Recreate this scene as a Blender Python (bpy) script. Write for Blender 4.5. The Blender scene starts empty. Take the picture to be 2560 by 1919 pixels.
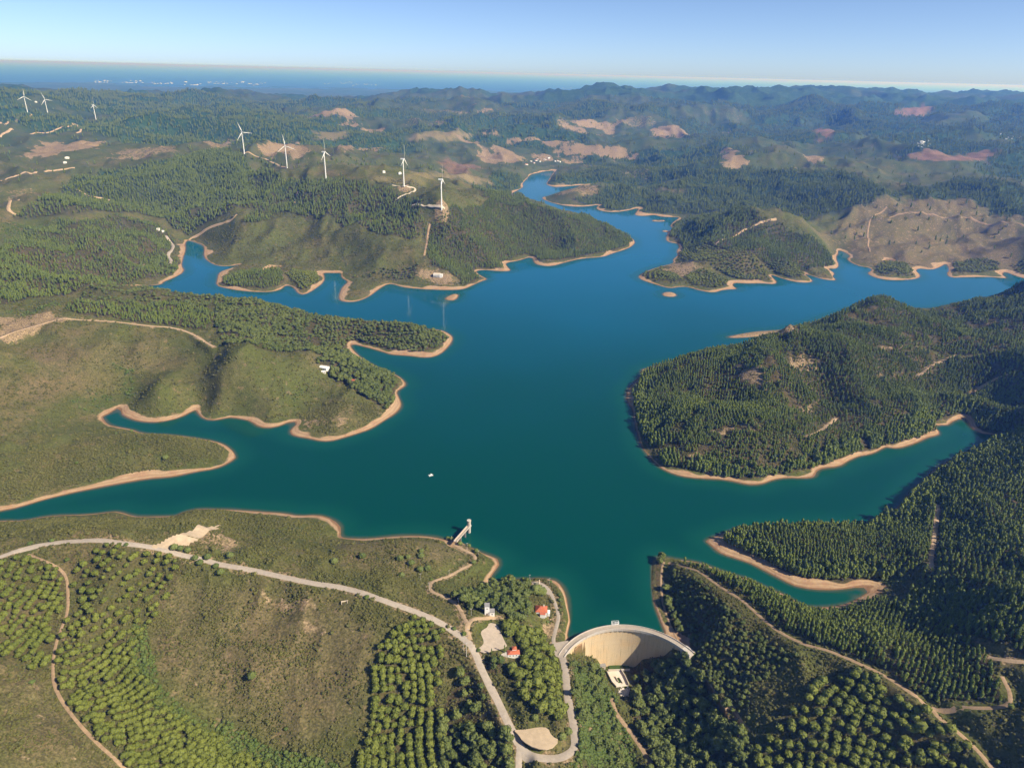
import bpy, bmesh, math, random
import numpy as np
from mathutils import Vector, Matrix
random.seed(7); RNG = np.random.default_rng(11)
S = bpy.context.scene
COL = S.collection
# ---------------------------------------------------------------- camera, light, exposure
CAM_H = 480.; PITCH = math.radians(23.81); ROLL = math.radians(1.41)
cd = bpy.data.cameras.new('camera'); cam = bpy.data.objects.new('camera', cd); COL.objects.link(cam); S.camera = cam
cd.sensor_width = 36; cd.lens = 36 * 1762 / 2560; cd.clip_start = 1; cd.clip_end = 3000000
Uv = Vector((0, math.sin(PITCH), math.cos(PITCH))); Rv = Vector((1, 0, 0)); Fv = Vector((0, math.cos(PITCH), -math.sin(PITCH)))
cx = Rv * math.cos(ROLL) + Uv * math.sin(ROLL); cy = -Rv * math.sin(ROLL) + Uv * math.cos(ROLL); cz = -Fv
M4 = Matrix((cx, cy, cz)).transposed().to_4x4(); M4.translation = (0, 0, CAM_H); cam.matrix_world = M4
SUN_EL = math.radians(39); SUN_DIR = (.90, -.44)          # sun to the right and a little behind the viewpoint
_n = math.hypot(*SUN_DIR); sd = Vector((SUN_DIR[0] / _n * math.cos(SUN_EL), SUN_DIR[1] / _n * math.cos(SUN_EL), math.sin(SUN_EL)))
W = bpy.data.worlds.new('World'); S.world = W; W.use_nodes = True
nt = W.node_tree; bg = nt.nodes['Background']; sky = nt.nodes.new('ShaderNodeTexSky'); sky.sky_type = 'NISHITA'; sky.sun_disc = False
sky.sun_elevation = SUN_EL; sky.sun_rotation = math.atan2(SUN_DIR[0], SUN_DIR[1]); sky.altitude = 500; sky.air_density = .5; sky.dust_density = .6; sky.ozone_density = 6
tn = nt.nodes.new('ShaderNodeMix'); tn.data_type = 'RGBA'; tn.blend_type = 'MULTIPLY'; tn.inputs[0].default_value = 1; tn.inputs[7].default_value = (1.20, 1.08, 1.0, 1)
nt.links.new(sky.outputs[0], tn.inputs[6]); nt.links.new(tn.outputs[2], bg.inputs[0]); bg.inputs[1].default_value = .097
sl = bpy.data.lights.new('sun', 'SUN'); sl.energy = 4.9; sl.angle = math.radians(.53); sl.color = (1, .90, .75)
so = bpy.data.objects.new('sun', sl); COL.objects.link(so); so.rotation_euler = sd.to_track_quat('Z', 'Y').to_euler()
S.view_settings.view_transform = 'Standard'; S.view_settings.look = 'None'; S.view_settings.exposure = .68; S.view_settings.gamma = 1
S.cycles.use_denoising = True; S.cycles.denoiser = 'OPENIMAGEDENOISE'; S.cycles.denoising_input_passes = 'RGB_ALBEDO_NORMAL'; S.cycles.denoising_prefilter = 'ACCURATE'; S.cycles.use_adaptive_sampling = False; S.cycles.max_bounces = 6; S.cycles.diffuse_bounces = 2; S.cycles.glossy_bounces = 2; S.cycles.volume_bounces = 1
HAZE_DENSITY = 7.5e-5; HAZE_COLOR = (.13, .33, 1.0)
# ---------------------------------------------------------------- survey data, metres
SHORE=[(-694.3,639.6),(-612.3,673.9),(-592.4,685.2),(-578.4,691.6),(-554.9,713.1),(-524.5,731.3),(-489.4,748.5),(-456.1,763.3),(-430.1,767.4),(-406.5,781.3),(-380.6,791.6),(-370.8,808.5),(-366.3,819.4),(-372.8,831.0),(-383.0,843.8),(-395.8,855.6),(-412.7,864.3),(-444.8,873.4),(-480.6,880.6),(-525.4,881.9),(-540.1,892.7),(-566.5,899.8),(-585.4,905.6),(-610.8,936.1),(-599.8,936.7),(-601.5,955.7),(-596.6,975.8),(-586.9,942.8),(-564.3,926.7),(-543.7,917.4),(-520.2,916.0),(-501.4,924.9),(-489.2,938.8),(-484.3,954.0),(-480.0,962.6),(-466.4,940.1),(-450.0,927.7),(-434.3,928.5),(-422.0,939.8),(-404.3,935.5),(-385.8,928.6),(-371.3,913.8),(-357.9,906.9),(-340.9,910.4),(-330.0,926.4),(-323.0,934.6),(-314.6,922.0),(-319.4,906.5),(-317.7,892.9),(-305.8,883.8),(-287.1,880.0),(-267.4,871.5),(-252.4,872.3),(-239.5,882.4),(-222.9,895.4),(-203.8,912.6),(-190.4,939.2),(-176.1,965.7),(-170.7,994.4),(-182.3,1028.0),(-189.1,1046.3),(-180.7,1059.6),(-175.6,1074.6),(-186.4,1097.5),(-196.7,1110.7),(-206.3,1119.6),(-231.5,1140.4),(-270.0,1181.4),(-299.9,1228.9),(-313.1,1261.0),(-296.2,1253.5),(-266.3,1236.5),(-236.7,1217.7),(-223.6,1206.4),(-188.8,1204.8),(-156.0,1195.0),(-135.1,1212.4),(-122.2,1257.0),(-116.9,1301.7),(-123.2,1319.7),(-132.6,1335.2),(-149.6,1352.4),(-174.7,1352.0),(-209.5,1351.7),(-259.7,1370.3),(-310.6,1382.5),(-361.1,1394.1),(-394.4,1390.7),(-443.6,1415.2),(-497.7,1431.9),(-547.6,1433.5),(-604.6,1451.4),(-646.8,1473.1),(-706.3,1493.9),(-775.1,1532.1),(-808.6,1549.2),(-875.2,1554.0),(-928.4,1553.3),(-941.5,1570.4),(-909.1,1606.8),(-867.4,1610.5),(-838.7,1619.9),(-847.5,1647.2),(-837.8,1677.0),(-835.5,1741.9),(-872.7,1803.3),(-895.8,1865.8),(-938.4,1984.0),(-972.7,2057.8),(-982.7,2100.2),(-910.5,2038.2),(-888.2,1989.5),(-849.1,1888.6),(-811.7,1839.1),(-777.8,1804.2),(-746.5,1807.3),(-718.7,1844.1),(-732.4,1792.1),(-752.4,1749.8),(-734.6,1694.0),(-711.1,1624.4),(-681.4,1606.5),(-637.5,1587.0),(-580.6,1578.8),(-550.2,1597.9),(-552.7,1652.5),(-525.9,1627.1),(-499.8,1572.8),(-483.5,1567.7),(-473.9,1611.3),(-467.2,1681.8),(-483.0,1744.0),(-494.8,1766.4),(-461.8,1761.7),(-444.5,1771.2),(-436.1,1721.6),(-407.4,1687.2),(-413.9,1650.9),(-409.8,1600.1),(-398.7,1537.1),(-380.4,1520.3),(-356.5,1522.3),(-336.2,1561.1),(-325.5,1617.5),(-315.1,1666.8),(-303.0,1682.1),(-270.5,1649.7),(-232.4,1639.2),(-194.5,1635.7),(-157.0,1635.6),(-123.9,1641.9),(-104.1,1678.5),(-86.4,1716.3),(-66.3,1740.6),(-76.1,1755.0),(-94.0,1784.5),(-104.6,1823.9),(-72.1,1831.2),(-42.1,1821.7),(-7.3,1825.0),(-18.5,1861.6),(-28.1,1913.0),(10.5,1939.5),(48.4,1999.9),(53.6,1912.2),(70.7,1891.9),(99.9,1886.0),(141.0,1934.4),(188.5,1985.6),(257.6,2011.8),(275.1,2043.0),(340.0,2121.8),(372.1,2190.8),(379.2,2255.1),(366.9,2315.3),(324.8,2391.8),(259.3,2536.6),(182.5,2636.4),(101.0,2832.3),(41.7,2910.4),(-19.2,3010.2),(-27.0,3109.3),(9.1,3251.8),(31.1,3340.6),(24.1,3442.1),(48.4,3612.0),(64.3,3765.1),(107.6,3852.9),(150.2,3927.3),(203.8,3971.7),(177.5,3755.0),(154.2,3573.8),(137.7,3435.2),(161.2,3362.2),(227.6,3385.9),(343.5,3470.2),(416.6,3456.3),(336.4,3391.4),(259.1,3328.8),(212.2,3249.2),(134.5,3091.0),(102.3,3043.8),(121.6,2965.2),(165.5,2884.5),(224.9,2837.5),(288.3,2855.6),(336.9,2909.3),(307.9,2795.3),(349.1,2731.9),(412.2,2757.5),(492.5,2857.0),(467.0,2773.6),(442.0,2678.3),(482.1,2675.5),(524.9,2705.6),(532.8,2674.2),(571.2,2663.2),(612.6,2668.6),(595.1,2627.0),(564.6,2562.4),(539.8,2487.0),(545.6,2459.9),(520.6,2402.9),(481.3,2266.7),(487.8,2220.7),(509.9,2217.5),(508.2,2167.0),(485.7,2111.1),(480.1,2054.4),(450.3,1993.3),(449.8,1957.1),(400.2,1914.0),(372.9,1884.1),(337.4,1831.7),(321.0,1799.6),(329.1,1765.4),(355.8,1730.4),(383.5,1696.8),(409.8,1713.4),(433.0,1719.1),(458.4,1682.3),(488.2,1667.7),(512.7,1694.0),(538.0,1703.3),(558.4,1705.1),(548.1,1733.0),(563.9,1767.8),(592.2,1759.1),(629.2,1766.2),(668.7,1758.5),(681.3,1789.9),(681.4,1825.1),(685.1,1866.1),(712.3,1804.3),(739.0,1779.8),(778.4,1791.0),(782.2,1834.4),(780.4,1887.6),(795.1,1859.9),(814.9,1817.6),(847.1,1808.9),(849.2,1852.7),(873.3,1888.0),(870.3,1943.7),(892.7,1932.7),(920.5,1975.5),(950.4,2073.3),(980.9,2127.1),(1003.6,2187.9),(1010.2,2130.1),(1005.3,2098.9),(975.2,2056.2),(970.9,2008.1),(978.0,1972.1),(1001.1,1965.3),(994.8,1929.4),(962.1,1896.4),(964.3,1851.3),(987.1,1829.5),(1022.8,1828.8),(1079.3,1849.9),(1109.6,1893.6),(1116.4,1936.8),(1142.7,1970.1),(1169.6,1950.6),(1217.5,1991.0),(1260.4,2041.7),(1247.4,2007.6),(1216.6,1946.4),(1191.9,1913.9),(1175.6,1870.9),(1219.3,1879.0),(1274.8,1888.3),(1310.3,1887.4),(1342.1,1874.1),(1340.3,1911.0),(1382.5,1962.2),(1375.8,1927.0),(1381.3,1877.7),(1441.2,1823.9),(1592.5,1814.5),(1828.1,1843.0),(1727.6,1733.4),(1501.9,1704.0),(1352.1,1703.4),(1259.9,1699.3),(1159.9,1650.5),(1056.5,1620.2),(987.6,1583.7),(934.0,1570.1),(890.0,1586.2),(845.3,1598.2),(809.9,1585.4),(755.8,1541.8),(684.7,1490.0),(639.5,1449.2),(576.3,1413.1),(561.0,1402.7),(538.4,1396.9),(501.0,1386.7),(460.4,1366.7),(422.7,1344.9),(454.2,1344.8),(504.3,1360.2),(535.2,1372.1),(522.7,1350.2),(474.4,1302.0),(433.0,1273.2),(386.4,1256.9),(340.4,1242.0),(324.5,1223.5),(313.3,1212.2),(280.7,1199.7),(253.2,1179.6),(243.4,1172.4),(228.7,1164.6),(227.7,1144.4),(213.1,1113.6),(193.4,1080.5),(184.5,1031.1),(190.8,999.0),(186.5,953.0),(185.2,916.8),(184.5,882.9),(190.1,857.9),(196.4,834.0),(203.7,817.5),(216.3,805.8),(233.8,798.5),(255.3,796.5),(276.5,795.6),(294.5,790.5),(309.2,782.4),(327.5,786.1),(346.2,798.8),(367.1,804.8),(388.6,802.8),(404.6,807.5),(409.8,821.1),(421.2,831.0),(449.0,836.6),(466.2,852.6),(490.7,869.4),(507.9,872.5),(533.6,892.3),(542.3,897.5),(552.4,890.9),(568.9,898.9),(596.1,913.5),(618.0,929.5),(640.6,938.2),(646.5,950.1),(644.7,959.1),(652.1,972.9),(670.1,969.8),(685.7,985.6),(709.2,999.4),(716.3,1004.0),(704.3,971.6),(701.2,956.9),(708.4,945.6),(724.7,943.9),(732.4,941.7),(700.1,915.8),(677.1,900.2),(650.0,882.4),(627.3,870.4),(603.2,856.4),(577.0,835.7),(551.8,811.6),(514.4,777.4),(495.4,755.3),(472.8,733.9),(456.8,721.3),(437.5,709.5),(420.6,696.6),(407.5,697.5),(387.5,700.7),(358.1,700.6),(315.1,692.1),(282.7,691.2),(253.9,679.8),(233.5,668.2),(221.2,662.2),(229.0,650.0),(233.7,638.7),(249.4,630.2),(262.6,623.1),(273.7,611.4),(284.9,600.1),(292.2,592.1),(301.1,585.5),(318.3,581.9),(342.6,582.7),(370.4,590.6),(381.3,589.7),(386.6,588.7),(377.4,584.0),(367.1,577.5),(351.3,566.8),(331.8,557.6),(307.5,555.4),(297.0,557.2),(292.0,562.5),(284.7,572.6),(276.5,577.4),(268.4,582.9),(253.9,596.5),(234.2,603.9),(222.0,612.1),(207.0,622.5),(185.3,625.9),(167.3,631.4),(159.4,625.3),(153.8,593.3),(150.2,561.3),(152.8,543.1),(154.7,532.1),(159.1,519.4),(163.5,511.2),(154.4,507.4),(135.3,516.0),(118.9,520.1),(106.4,520.2),(94.8,518.8),(80.7,514.1),(68.5,507.0),(59.2,501.1),(54.8,503.5),(55.1,508.1),(57.4,520.7),(59.2,532.0),(60.5,545.4),(60.4,551.7),(59.6,564.5),(56.0,579.0),(50.2,586.2),(45.3,589.8),(27.8,588.5),(12.8,587.2),(1.7,585.2),(-9.4,580.8),(-17.5,579.3),(-18.5,583.0),(-16.0,594.6),(-10.9,603.9),(-7.3,614.7),(-11.4,620.7),(-21.1,625.8),(-30.9,630.3),(-42.7,637.7),(-54.1,642.2),(-60.2,646.4),(-65.8,649.3),(-77.5,654.2),(-98.1,658.0),(-122.1,656.1),(-140.0,653.1),(-160.3,649.0),(-182.1,649.6),(-193.1,652.0),(-190.5,654.4),(-188.9,665.1),(-197.6,678.7),(-212.0,690.2),(-226.5,693.9),(-249.3,690.3),(-263.9,695.4),(-296.9,697.2),(-325.4,699.3),(-353.4,700.3),(-371.4,698.8),(-383.3,691.8),(-387.1,683.5),(-409.6,682.4),(-432.0,679.8),(-448.6,687.4),(-461.2,691.2),(-482.5,683.6),(-533.0,678.5),(-553.0,667.3),(-579.2,666.9),(-640.6,657.4),(-683.7,627.4)]
ISLETS=[[(-161.1,1560.1),(-155.0,1582.8),(-143.7,1603.3),(-133.7,1607.4),(-130.1,1597.9),(-132.2,1565.7),(-138.2,1549.6),(-150.2,1551.7)],[(354.7,1642.7),(366.4,1664.0),(384.3,1665.5),(392.3,1642.5),(383.0,1625.2),(360.7,1623.3)],[(488.6,2590.2),(521.2,2609.7),(548.3,2597.9),(533.5,2573.3),(493.5,2568.2)],[(492.9,2399.6),(509.2,2421.5),(522.0,2403.1),(504.3,2381.3)]]
ANCH=[(-487.0,980.3,7.0),(-488.8,1018.7,17.0),(-511.4,959.6,26.0),(-430.6,951.6,22.0),(-404.6,946.1,22.0),(-372.4,938.3,20.0),(-403.0,1002.0,47.0),(-318.2,940.2,4.0),(-321.3,978.4,9.0),(-320.9,1013.3,17.0),(-342.4,933.4,10.0),(-533.9,972.9,36.0),(-580.5,970.6,9.0),(-483.1,542.5,48.0),(-442.1,556.8,52.0),(-400.5,567.3,54.0),(-360.1,564.1,50.0),(-318.3,554.1,46.0),(-275.0,545.7,42.0),(-215.5,535.8,38.0),(-156.8,526.8,34.0),(-111.4,517.2,30.0),(-66.1,496.9,26.0),(-31.9,473.3,22.0),(-24.6,460.7,20.5),(-12.7,431.8,17.5),(3.4,398.4,14.5),(14.3,374.9,13.0),(41.0,370.7,12.0),(55.3,381.4,11.5),(54.4,411.3,10.0),(52.5,447.3,8.5),(49.3,476.2,7.5),(12.7,436.2,19.0),(22.3,407.1,16.0),(-33.0,424.3,8.0),(-47.8,404.9,-6.0),(-48.3,446.6,6.0),(-33.2,382.8,-14.0),(-92.4,472.6,24.0),(-85.2,421.8,9.0),(-95.5,384.5,-5.0),(-242.9,505.6,35.0),(-196.7,470.1,23.0),(-220.1,434.6,13.0),(-150.4,420.8,8.0),(-142.7,385.6,-8.0),(-264.4,465.8,25.0),(-317.4,456.8,14.0),(-286.7,431.6,5.0),(-245.8,409.7,-5.0),(-200.7,388.7,-14.0),(-167.2,380.5,-18.0),(-351.9,504.0,33.0),(-360.7,455.2,32.0),(-347.4,414.5,30.0),(-312.1,390.6,15.0),(-280.5,384.3,2.0),(-341.5,371.6,36.0),(-384.4,396.4,48.0),(-428.9,461.4,46.0),(-351.1,346.2,46.0),(-308.4,338.8,31.0),(-439.9,509.4,44.0),(-420.1,631.2,22.0),(-287.0,623.0,24.0),(-212.0,586.3,28.0),(-128.0,574.1,30.0),(-113.1,606.3,26.0),(-69.6,589.2,20.0),(-47.1,564.9,15.0),(-25.6,534.2,17.0),(-6.6,545.2,13.0),(32.9,523.2,14.0),(12.7,502.2,18.0),(-12.3,483.2,21.0),(41.5,526.8,11.0),(-336.1,619.8,30.0),(105.5,504.6,-36.0),(112.1,482.8,-37.0),(116.7,450.4,-40.0),(124.8,413.4,-43.0),(66.0,458.9,-8.0),(74.8,432.0,-20.0),(82.4,402.0,-30.0),(61.2,384.9,0.0),(74.1,487.9,-14.0),(89.5,498.2,-34.0),(160.9,607.2,12.0),(183.5,579.8,20.0),(209.9,552.2,26.0),(222.3,528.1,30.0),(230.2,499.9,34.0),(236.1,477.1,37.0),(270.8,454.5,42.0),(298.4,431.1,46.0),(315.2,402.5,46.0),(324.5,392.7,46.0),(348.7,389.9,50.0),(382.2,392.9,58.0),(161.8,581.4,13.0),(160.3,539.7,18.0),(167.7,498.8,19.0),(164.6,481.5,5.0),(169.1,473.5,0.0),(160.4,488.1,-9.0),(182.8,471.7,6.0),(193.0,440.1,-2.0),(219.0,459.1,20.0),(205.1,400.9,-6.0),(167.4,448.1,-26.0),(163.6,410.5,-38.0),(153.3,483.1,-26.0),(144.9,500.9,-20.0),(137.0,466.5,-38.0),(250.2,405.3,17.0),(295.1,407.8,33.0),(271.6,377.5,8.0),(327.2,374.7,22.0),(358.2,361.2,40.0),(382.4,375.5,48.0),(282.7,496.3,32.0),(339.2,500.4,30.0),(401.8,546.1,20.0),(446.8,562.7,32.0),(447.9,510.8,52.0),(416.7,439.5,72.0),(383.9,461.4,50.0),(495.6,616.2,42.0),(542.5,631.3,58.0),(530.4,708.8,32.0),(470.4,652.4,20.0),(614.2,769.7,36.0),(647.6,780.5,48.0),(281.1,652.4,9.0),(317.7,632.7,14.0),(356.8,622.5,15.0),(412.7,632.5,17.0),(254.6,967.8,33.0),(217.6,890.6,18.0),(305.2,1056.2,36.0),(368.2,1015.8,55.0),(319.2,882.4,44.0),(362.8,836.8,26.0),(432.4,879.1,30.0),(442.4,997.8,58.0),(566.7,1073.5,64.0),(712.3,1167.2,68.0),(890.9,1290.0,68.0),(1041.6,1389.9,64.0),(620.4,981.4,50.0),(540.3,931.3,32.0),(726.2,1010.7,60.0),(824.2,1063.1,75.0),(756.4,950.0,55.0),(725.2,963.1,28.0),(465.6,1969.4,12.0),(552.8,1872.2,16.0),(611.0,2110.0,42.0),(796.9,2185.6,88.0),(629.5,1964.5,40.0),(799.1,1972.6,48.0),(614.5,2375.1,32.0),(912.6,2116.6,42.0),(1057.2,2366.0,38.0),(1120.3,2172.4,35.0),(1258.7,2337.9,55.0),(1520.4,2526.2,108.0),(1366.8,2438.0,92.0),(1603.4,2377.9,82.0),(1593.6,2241.5,82.0),(1370.7,2078.1,38.0),(1399.0,2226.9,30.0),(1228.1,2430.1,90.0),(1476.0,3363.7,115.0),(926.1,3336.6,70.0),(1092.6,3290.0,80.0),(681.9,3015.4,25.0),(533.7,3133.0,20.0),(1604.1,3047.2,75.0),(1875.7,2965.4,125.0),(1770.9,3221.7,105.0),(1896.9,2720.4,115.0),(309.8,3594.0,22.0),(618.5,3697.4,55.0),(266.6,3034.6,12.0),(250.7,2336.9,24.0),(77.8,2322.7,55.0),(-48.5,2158.6,58.0),(-126.2,2484.6,75.0),(-209.1,2000.3,125.0),(-359.2,2302.8,140.0),(-631.0,2398.6,148.0),(-864.1,2741.3,135.0),(-1094.4,2944.1,158.0),(-485.1,2228.1,120.0),(-396.0,2069.5,90.0),(-207.6,1929.8,55.0),(-95.2,1885.3,24.0),(-307.1,1855.0,26.0),(-343.2,1754.6,8.0),(-489.9,1957.5,42.0),(-625.0,2086.2,58.0),(-651.3,1934.1,32.0),(-732.6,1907.0,14.0),(-815.8,2270.7,68.0),(-876.4,2121.4,45.0),(-816.7,1866.8,5.0),(-953.2,2127.1,30.0),(171.2,2133.6,20.0),(48.5,2073.8,30.0),(-358.3,1580.9,6.0),(-187.4,1726.7,9.0),(-1425.3,2917.7,130.0),(-1417.5,2582.8,98.0),(-1633.5,2718.7,118.0),(-1261.2,2266.1,58.0),(-1140.4,2426.1,60.0),(-1113.9,2209.6,22.0),(-1520.5,2289.2,98.0),(-1218.2,1970.8,66.0),(-1290.7,1848.8,88.0),(-1215.3,1645.4,92.0),(-1082.1,1812.6,38.0),(-1057.9,1527.5,50.0),(-1031.2,1360.4,62.0),(-917.8,1684.7,22.0),(-621.9,1646.0,10.0),(-510.3,1659.8,9.0),(-881.2,1142.2,72.0),(-794.2,1166.7,66.0),(-912.2,1270.0,52.0),(-710.9,1202.5,50.0),(-614.4,1201.1,40.0),(-507.6,1122.4,38.0),(-780.9,1330.4,32.0),(-657.5,1321.2,34.0),(-525.1,1282.2,34.0),(-407.9,1273.3,28.0),(-295.3,1281.3,20.0),(-178.0,1266.8,12.0),(-426.1,1033.5,66.0),(-453.3,1022.7,54.0),(-391.8,1026.7,54.0),(-467.8,1203.2,30.0),(-515.1,1176.3,34.0),(-416.5,1200.9,26.0),(-476.5,982.5,40.0),(-403.1,980.9,36.0),(-547.1,944.8,22.0),(-354.2,973.0,14.0),(-353.9,1021.7,40.0),(-316.6,1019.9,28.0),(-252.0,1071.8,18.0),(-254.0,936.9,14.0),(-272.7,891.3,4.0),(-203.1,1017.1,8.0),(-606.2,1022.8,12.0),(-654.6,1085.1,27.0),(-724.8,1097.0,42.0),(-756.9,1040.9,42.0),(-752.4,942.4,50.0),(-681.4,915.7,32.0),(-631.5,922.5,14.0),(-696.8,850.5,26.0),(-623.8,819.6,23.0),(-653.0,785.5,26.0),(-545.8,821.8,21.0),(-463.3,814.9,18.0),(-412.0,815.6,10.0),(-539.8,759.9,9.0),(-610.9,718.8,15.0),(-2859.7,4366.0,205.0),(-2711.7,4316.6,200.0),(-2400.6,4247.4,183.0),(-2346.9,3801.5,150.0),(-2262.2,3354.8,150.0),(-1922.3,3571.9,140.0),(-1949.1,3153.9,125.0),(-1713.7,4004.5,150.0),(-2337.0,5175.4,155.0),(-1014.9,4780.7,110.0),(-1480.6,5591.3,125.0),(-372.7,3529.7,70.0),(-235.6,4609.9,70.0),(132.0,4317.2,15.0),(534.4,4818.3,45.0),(335.8,6055.5,110.0),(-153.8,6230.9,150.0),(1093.4,5028.9,90.0),(1788.8,5541.8,120.0),(2230.0,5184.1,130.0),(3031.8,5664.5,140.0),(3389.4,5274.4,150.0),(-1321.9,8419.6,150.0),(11.1,8898.1,220.0),(943.8,8906.2,280.0),(1822.0,9885.9,290.0),(3567.2,11327.3,285.0),(5871.4,12448.6,280.0),(8145.0,12338.4,275.0),(-4043.8,7656.1,130.0),(-4878.3,7089.3,130.0),(-2865.3,7765.1,138.0),(490.0,1000.0,7.0),(510.0,960.0,17.0),(430.0,985.0,26.0),(560.0,1000.0,22.0),(600.0,1005.0,22.0),(650.0,1015.0,20.0),(630.0,930.0,47.0),(745.0,1040.0,4.0),(757.0,1005.0,9.0),(772.0,970.0,17.0),(700.0,1035.0,10.0),(400.0,960.0,36.0),(330.0,1000.0,9.0),(0.0,60.0,-48.0),(-220.0,100.0,0.0),(250.0,100.0,-10.0),(450.0,150.0,40.0),(-500.0,150.0,55.0),(-900.0,500.0,70.0),(-1300.0,900.0,60.0),(-900.0,250.0,75.0),(800.0,250.0,90.0),(1100.0,600.0,90.0),(1500.0,1000.0,90.0),(1900.0,1400.0,90.0),(700.0,80.0,80.0),(0.0,-300.0,-50.0),(-700.0,-300.0,80.0),(700.0,-300.0,80.0),(-2400.0,1500.0,90.0),(-3000.0,2500.0,120.0),(2600.0,2200.0,90.0),(3200.0,2600.0,120.0),(-4500.0,4500.0,160.0),(5000.0,5000.0,200.0),(-12000.0,9000.0,120.0),(12000.0,9000.0,230.0),(-14000.0,13000.0,20.0),(-9000.0,12500.0,0.0),(-4500.0,12500.0,-10.0),(0.0,13000.0,-10.0),(5000.0,15000.0,10.0),(11000.0,15000.0,60.0),(-9000.0,16500.0,-45.0),(-3000.0,18000.0,-50.0),(4000.0,22000.0,-45.0),(12000.0,24000.0,-30.0),(20000.0,30000.0,-30.0),(30000.0,50000.0,-40.0),(-20000.0,18000.0,-45.0),(0.0,30000.0,-120.0),(-20000.0,30000.0,-120.0),(-407.8,854.1,8.0),(-437.0,858.0,12.0),(-470.0,861.2,15.0),(-513.8,862.4,15.0),(-561.5,891.9,6.0),(-205.1,1113.0,4.0),(-228.7,1127.0,8.0),(-266.8,1167.6,8.0),(-298.1,1221.7,4.0),(-131.4,1323.5,6.0),(-171.1,1324.1,14.0),(-204.3,1317.8,17.0),(-252.0,1329.8,20.0),(-300.5,1337.5,22.0),(-347.8,1342.5,25.0),(-379.2,1337.1,26.0),(-425.8,1358.5,27.0),(-477.0,1372.4,28.0),(-524.8,1373.9,28.0),(-579.5,1391.1,28.0),(-621.8,1416.3,26.0),(-681.2,1440.8,24.0),(-752.2,1486.9,20.0),(-789.6,1512.7,16.0),(-859.8,1526.6,12.0),(-921.6,1541.9,5.0),(362.6,2288.2,8.0),(318.1,2342.6,14.0),(251.6,2461.7,20.0),(176.0,2542.7,24.0),(97.4,2731.7,24.0),(40.6,2833.2,18.0),(-18.9,2974.9,8.0),(447.8,1948.6,3.0),(397.2,1900.0,5.0),(369.6,1867.5,6.0),(334.9,1818.3,5.0),(1650.6,1656.1,30.0),(1412.0,1602.0,40.0),(1260.8,1588.3,45.0),(1169.0,1576.6,48.0),(1083.3,1541.6,44.0),(999.7,1533.2,36.0),(940.5,1508.3,32.0),(889.5,1495.3,32.0),(844.9,1505.8,34.0),(802.4,1517.2,34.0),(776.3,1519.5,28.0),(735.7,1500.9,18.0),(672.6,1463.7,12.0),(632.0,1432.2,8.0),(572.1,1402.8,5.0),(516.6,1334.4,8.0),(463.9,1273.2,15.0),(420.2,1235.6,20.0),(373.3,1214.2,23.0),(329.4,1201.6,22.0),(305.9,1183.6,16.0),(274.9,1175.0,14.0),(249.4,1162.3,10.0),(689.8,902.3,10.0),(665.2,884.3,12.0),(638.6,866.8,12.0),(615.3,853.8,13.0),(590.7,838.8,14.0),(565.1,818.4,14.0),(540.4,794.9,14.0),(505.4,763.7,12.0),(470.0,729.6,4.0),(435.0,705.4,4.0),(401.5,687.3,10.0),(351.2,687.3,13.0),(310.5,681.9,10.0),(279.8,684.1,7.0),(252.0,674.8,5.0),(328.9,552.7,6.0),(303.0,547.2,10.0),(278.8,560.8,14.0),(247.5,581.6,17.0),(217.4,599.5,14.0),(183.1,618.6,8.0),(12.8,585.5,2.0),(-65.6,646.5,3.0),(-96.0,643.4,15.0),(-136.1,634.7,19.0),(-180.2,642.9,7.0),(-224.8,688.8,5.0),(-259.6,684.2,11.0),(-291.2,683.9,13.0),(-319.2,686.0,13.0),(-348.2,690.0,10.0),(-407.2,678.4,4.0),(-459.1,688.2,3.0),(-525.2,668.5,10.0),(-570.7,657.2,10.0),(-633.1,649.7,8.0),(-679.7,623.7,4.0)]
COAST=[(-13310.0,13263.9),(-14131.5,20720.3),(-12927.5,24695.2),(-10677.5,27607.4),(-6503.8,27699.4),(-4263.5,24044.8),(-3594.3,27647.9),(28.5,29918.2),(4176.4,31693.4),(10705.7,40850.4),(28520.2,68283.4),(69120.3,120615.0),(102643.9,140806.9)]
VALLEY=[(44.5,496.2),(54.2,485.8),(64.4,491.9),(80.1,507.4),(105.9,516.0),(134.5,511.3),(154.2,502.3),(164.9,490.3),(170.7,477.2),(196.1,375.2),(117.7,291.6),(39.2,289.7),(55.6,371.3),(53.2,430.0)]
DAMBOX=[(56.6,496.6),(50.6,507.4),(108.4,535.9),(161.8,521.6),(164.3,506.2),(124.1,499.8)]
NOBEACH=[(156.7,637.7),(188.3,630.6),(188.6,573.4),(171.8,506.4),(151.3,526.6),(146.6,578.0)]
FLATS=[([(-24.2,477.9),(-15.0,486.5),(-7.9,485.0),(-3.7,472.5),(-0.7,464.1),(2.1,457.9),(-12.3,452.3),(-20.3,450.8),(-27.8,457.9),(-25.6,466.1)],33.5),([(7.4,385.4),(15.5,385.7),(27.1,388.5),(34.1,388.0),(36.4,381.0),(42.7,377.3),(34.9,368.6),(23.4,369.9),(14.5,375.7),(11.7,380.9)],21.9),([(26.6,576.3),(36.4,575.9),(41.9,570.2),(45.2,562.3),(41.0,557.9),(36.5,567.8)],4.4),([(39.9,490.3),(52.5,494.1),(58.4,495.3),(54.6,486.4),(52.5,475.8),(45.6,473.7),(42.4,481.2)],6.9),([(95.3,515.7),(122.7,517.6),(119.5,471.2),(101.1,469.3),(94.5,500.8)],-37.2)]
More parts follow.
